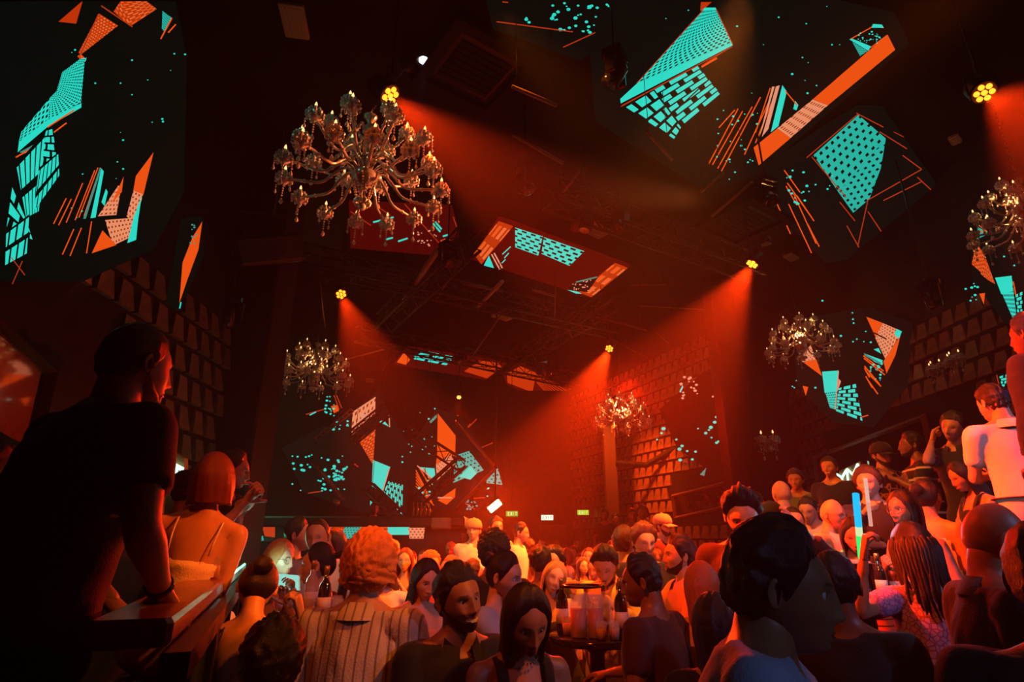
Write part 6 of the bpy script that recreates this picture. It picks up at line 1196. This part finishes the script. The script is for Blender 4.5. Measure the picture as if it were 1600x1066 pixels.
for k, (dx, dy) in enumerate(((-.12, -.12), (-.02, -.14))): jug((p.x+dx, p.y+dy, 1.25), ['jug of red juice on the centre table, left one', 'jug of red juice on the centre table, right one'][k])
bottle((p.x+.05, p.y-.03, 1.25), .3, 'clear bottle standing in the middle of the centre table', m_clear); bottle((p.x+.14, p.y-.12, 1.25), .33, 'tall dark bottle on the centre table, right of the clear one'); bottle((p.x+.16, p.y+.06, 1.25), .3, 'clear bottle at the right edge of the centre table', m_clear)
bottle((p.x-.2, p.y+.1, 1.25), .32, 'dark bottle at the back of the centre table', m_bot); bottle((p.x-.04, p.y+.14, 1.25), .28, 'short clear bottle behind the jugs', m_clear)
for k, (dx, dy) in enumerate(((.0, -.22), (.08, -.2), (-.18, -.02), (.2, -.05), (.06, .1))): tumbler((p.x+dx, p.y+dy, 1.25), ['glass of orange drink at the front edge of the centre table', 'glass of orange drink front right on the centre table', 'glass of orange drink at the left edge of the centre table', 'glass of orange drink at the right edge of the centre table', 'glass of orange drink behind the clear bottle on the centre table'][k], 'glasses on the centre table')
r = empty('round_tray', (p.x-.08, p.y-.02, 1.25+.27)); tag(r, 'round black tray lying on the jugs', 'tray'); mb = MB(); mb.lathe((0, 0, 0), [(.001, 0), (.12, 0), (.135, .015), (.13, .015), (.118, .005), (.001, .005)], 28); build(mb, 'tray', m_gloss, r)
p2 = atz(1350, 935, 1.3); p2 = at(1350, 935, 3.5); zt2 = p2.z; p2 = Vector((p2.x, p2.y, 0)); table(p2, zt2, .3, 'round black high table with the ice bucket, right')
r = empty('ice_bucket', (p2.x, p2.y, zt2)); tag(r, 'shiny ice bucket holding bottles and the light stick', 'bucket'); mb = MB(); mb.lathe((0, 0, 0), [(.07, 0), (.075, .01), (.095, .2), (.1, .2), (.092, .195), (.07, .02), (.001, .02)], 24); build(mb, 'bucket', mat('steel_bucket', (.6, .55, .5), .15, metal=1), r)
for k, s in enumerate((-1, 1)): mb = MB(); mb.tube([(s*.09, -.03, .16), (s*.125, -.03, .15), (s*.125, .03, .15), (s*.09, .03, .16)], .006, 6); build(mb, 'handle', m_iron, r)
for k in range(14): mb = MB(); mb.box((RNG.uniform(-.06, .06), RNG.uniform(-.06, .06), .19+RNG.uniform(0, .02)), (.014, .014, .014), R=rotm(k, k*2, k), bev=.003); build(mb, 'ice_cube', m_glass, r, False)
bottle((p2.x-.13, p2.y-.08, zt2), .28, 'dark bottle left of the ice bucket', m_bot); bottle((p2.x+.03, p2.y-.16, zt2), .26, 'dark bottle in front of the ice bucket', m_bot); tumbler((p2.x+.15, p2.y-.1, zt2), 'glass of orange drink right of the ice bucket', None); tumbler((p2.x-.17, p2.y+.06, zt2), 'glass of orange drink behind the dark bottle by the bucket', None)
# glasses and bottles in front of the olive-topped woman
p3 = at(515, 960, 3.0); p3z = p3.z-.02; table(Vector((p3.x, p3.y, 0)), p3z, .24, 'small round high table with glasses, left')
for k, (dx, dy) in enumerate(((-.1, -.05), (-.03, .02), (.05, -.06), (.11, .03), (0, .1))): tumbler((p3.x+dx, p3.y+dy, p3z), ['leftmost', 'second', 'third', 'rightmost', 'rearmost'][k]+' small glass on the left high table', 'glasses on the left high table', k % 2 == 0)
bottle((p3.x+.0, p3.y-.12, p3z), .26, 'dark bottle at the front of the left high table'); bottle((p3.x-.14, p3.y+.1, p3z), .28, 'clear bottle at the back of the left high table', m_clear)
# left bar with green light behind the rail
pb = at(415, 905, 5.0); r = empty('bar_counter', (pb.x, pb.y, 0)); tag(r, 'small green-lit bar counter behind the blonde woman with glasses', 'bar'); mb = MB(); mb.box((0, 0, .55), (.5, .25, .55), bev=.02); build(mb, 'cabinet', m_booth, r, False); mb = MB(); mb.box((0, 0, 1.13), (.55, .3, .025), bev=.01); build(mb, 'counter_top', m_gloss, r, False)
for k in range(6): bottle((pb.x-.4+.15*k, pb.y-.05*(k % 2), 1.155), .3, ['leftmost', 'second', 'third', 'fourth', 'fifth', 'rightmost'][k]+' green-lit bottle in the row on the small bar', mat('green_bottle', (.3, .7, .5), .08, trans=.4, coat=1), 'bottles on the small bar')
point('bar_point', (pb.x, pb.y+.1, 1.7), 10, (.15, 1, .55), .1)
p = at(345, 882, 2.62); tumbler((p.x-.02, p.y, 1.63), 'glass with turquoise glow on the far end of the rail', None)
# stools under the seated women on the platform
for s_, lab in (('auburn bob', 'round bar stool under the woman in the pink dress'), ('left edge above', 'round bar stool under the woman at the left edge')):
    P = who(s_); o, s, M = P['xf']; h = P['floor']+.40*s; r = empty('bar_stool', (o.x, o.y, .66)); tag(r, lab, 'stool'); mb = MB(); mb.lathe((0, 0, h-.66-.06), [(.001, 0), (.17, 0), (.18, .03), (.16, .06), (.001, .065)], 20); build(mb, 'seat', m_gloss, r)
    for k in range(4): a = k*math.pi/2+.78; mb = MB(); mb.tube([(.1*math.cos(a), .1*math.sin(a), h-.72), (.19*math.cos(a), .19*math.sin(a), 0)], .013, 6); build(mb, 'leg', m_iron, r)
# banquette blocks under the seated guests on the right
m_sofa = mat('dark_red_leather', (.06, .012, .01), .4, bump=.2, bscale=12)
for k, s_ in enumerate(('light stick on the right', 'pleated skirt', 'hair wrap')):
    P = who(s_); o, s, M = P['xf']; h = P['floor']+.40*s; r = empty('pouffe', (o.x, o.y, 1.0 if k != 2 and k != 3 else .4)); r.rotation_euler = (0, 0, .3*k); z0 = r.location.z; tag(r, ['dark red pouffe under the curly-haired man with the light stick', 'dark red pouffe under the woman in the pleated skirt', 'dark red pouffe under the pale-shirted guest', 'dark red pouffe under the guest in green'][k], 'pouffe'); mb = MB(); mb.box((0, 0, (h-z0)/2-.02), (.24, .24, (h-z0)/2-.02), bev=.03); build(mb, 'cushion', m_sofa, r, False)
print('OBJ', len(bpy.data.objects))
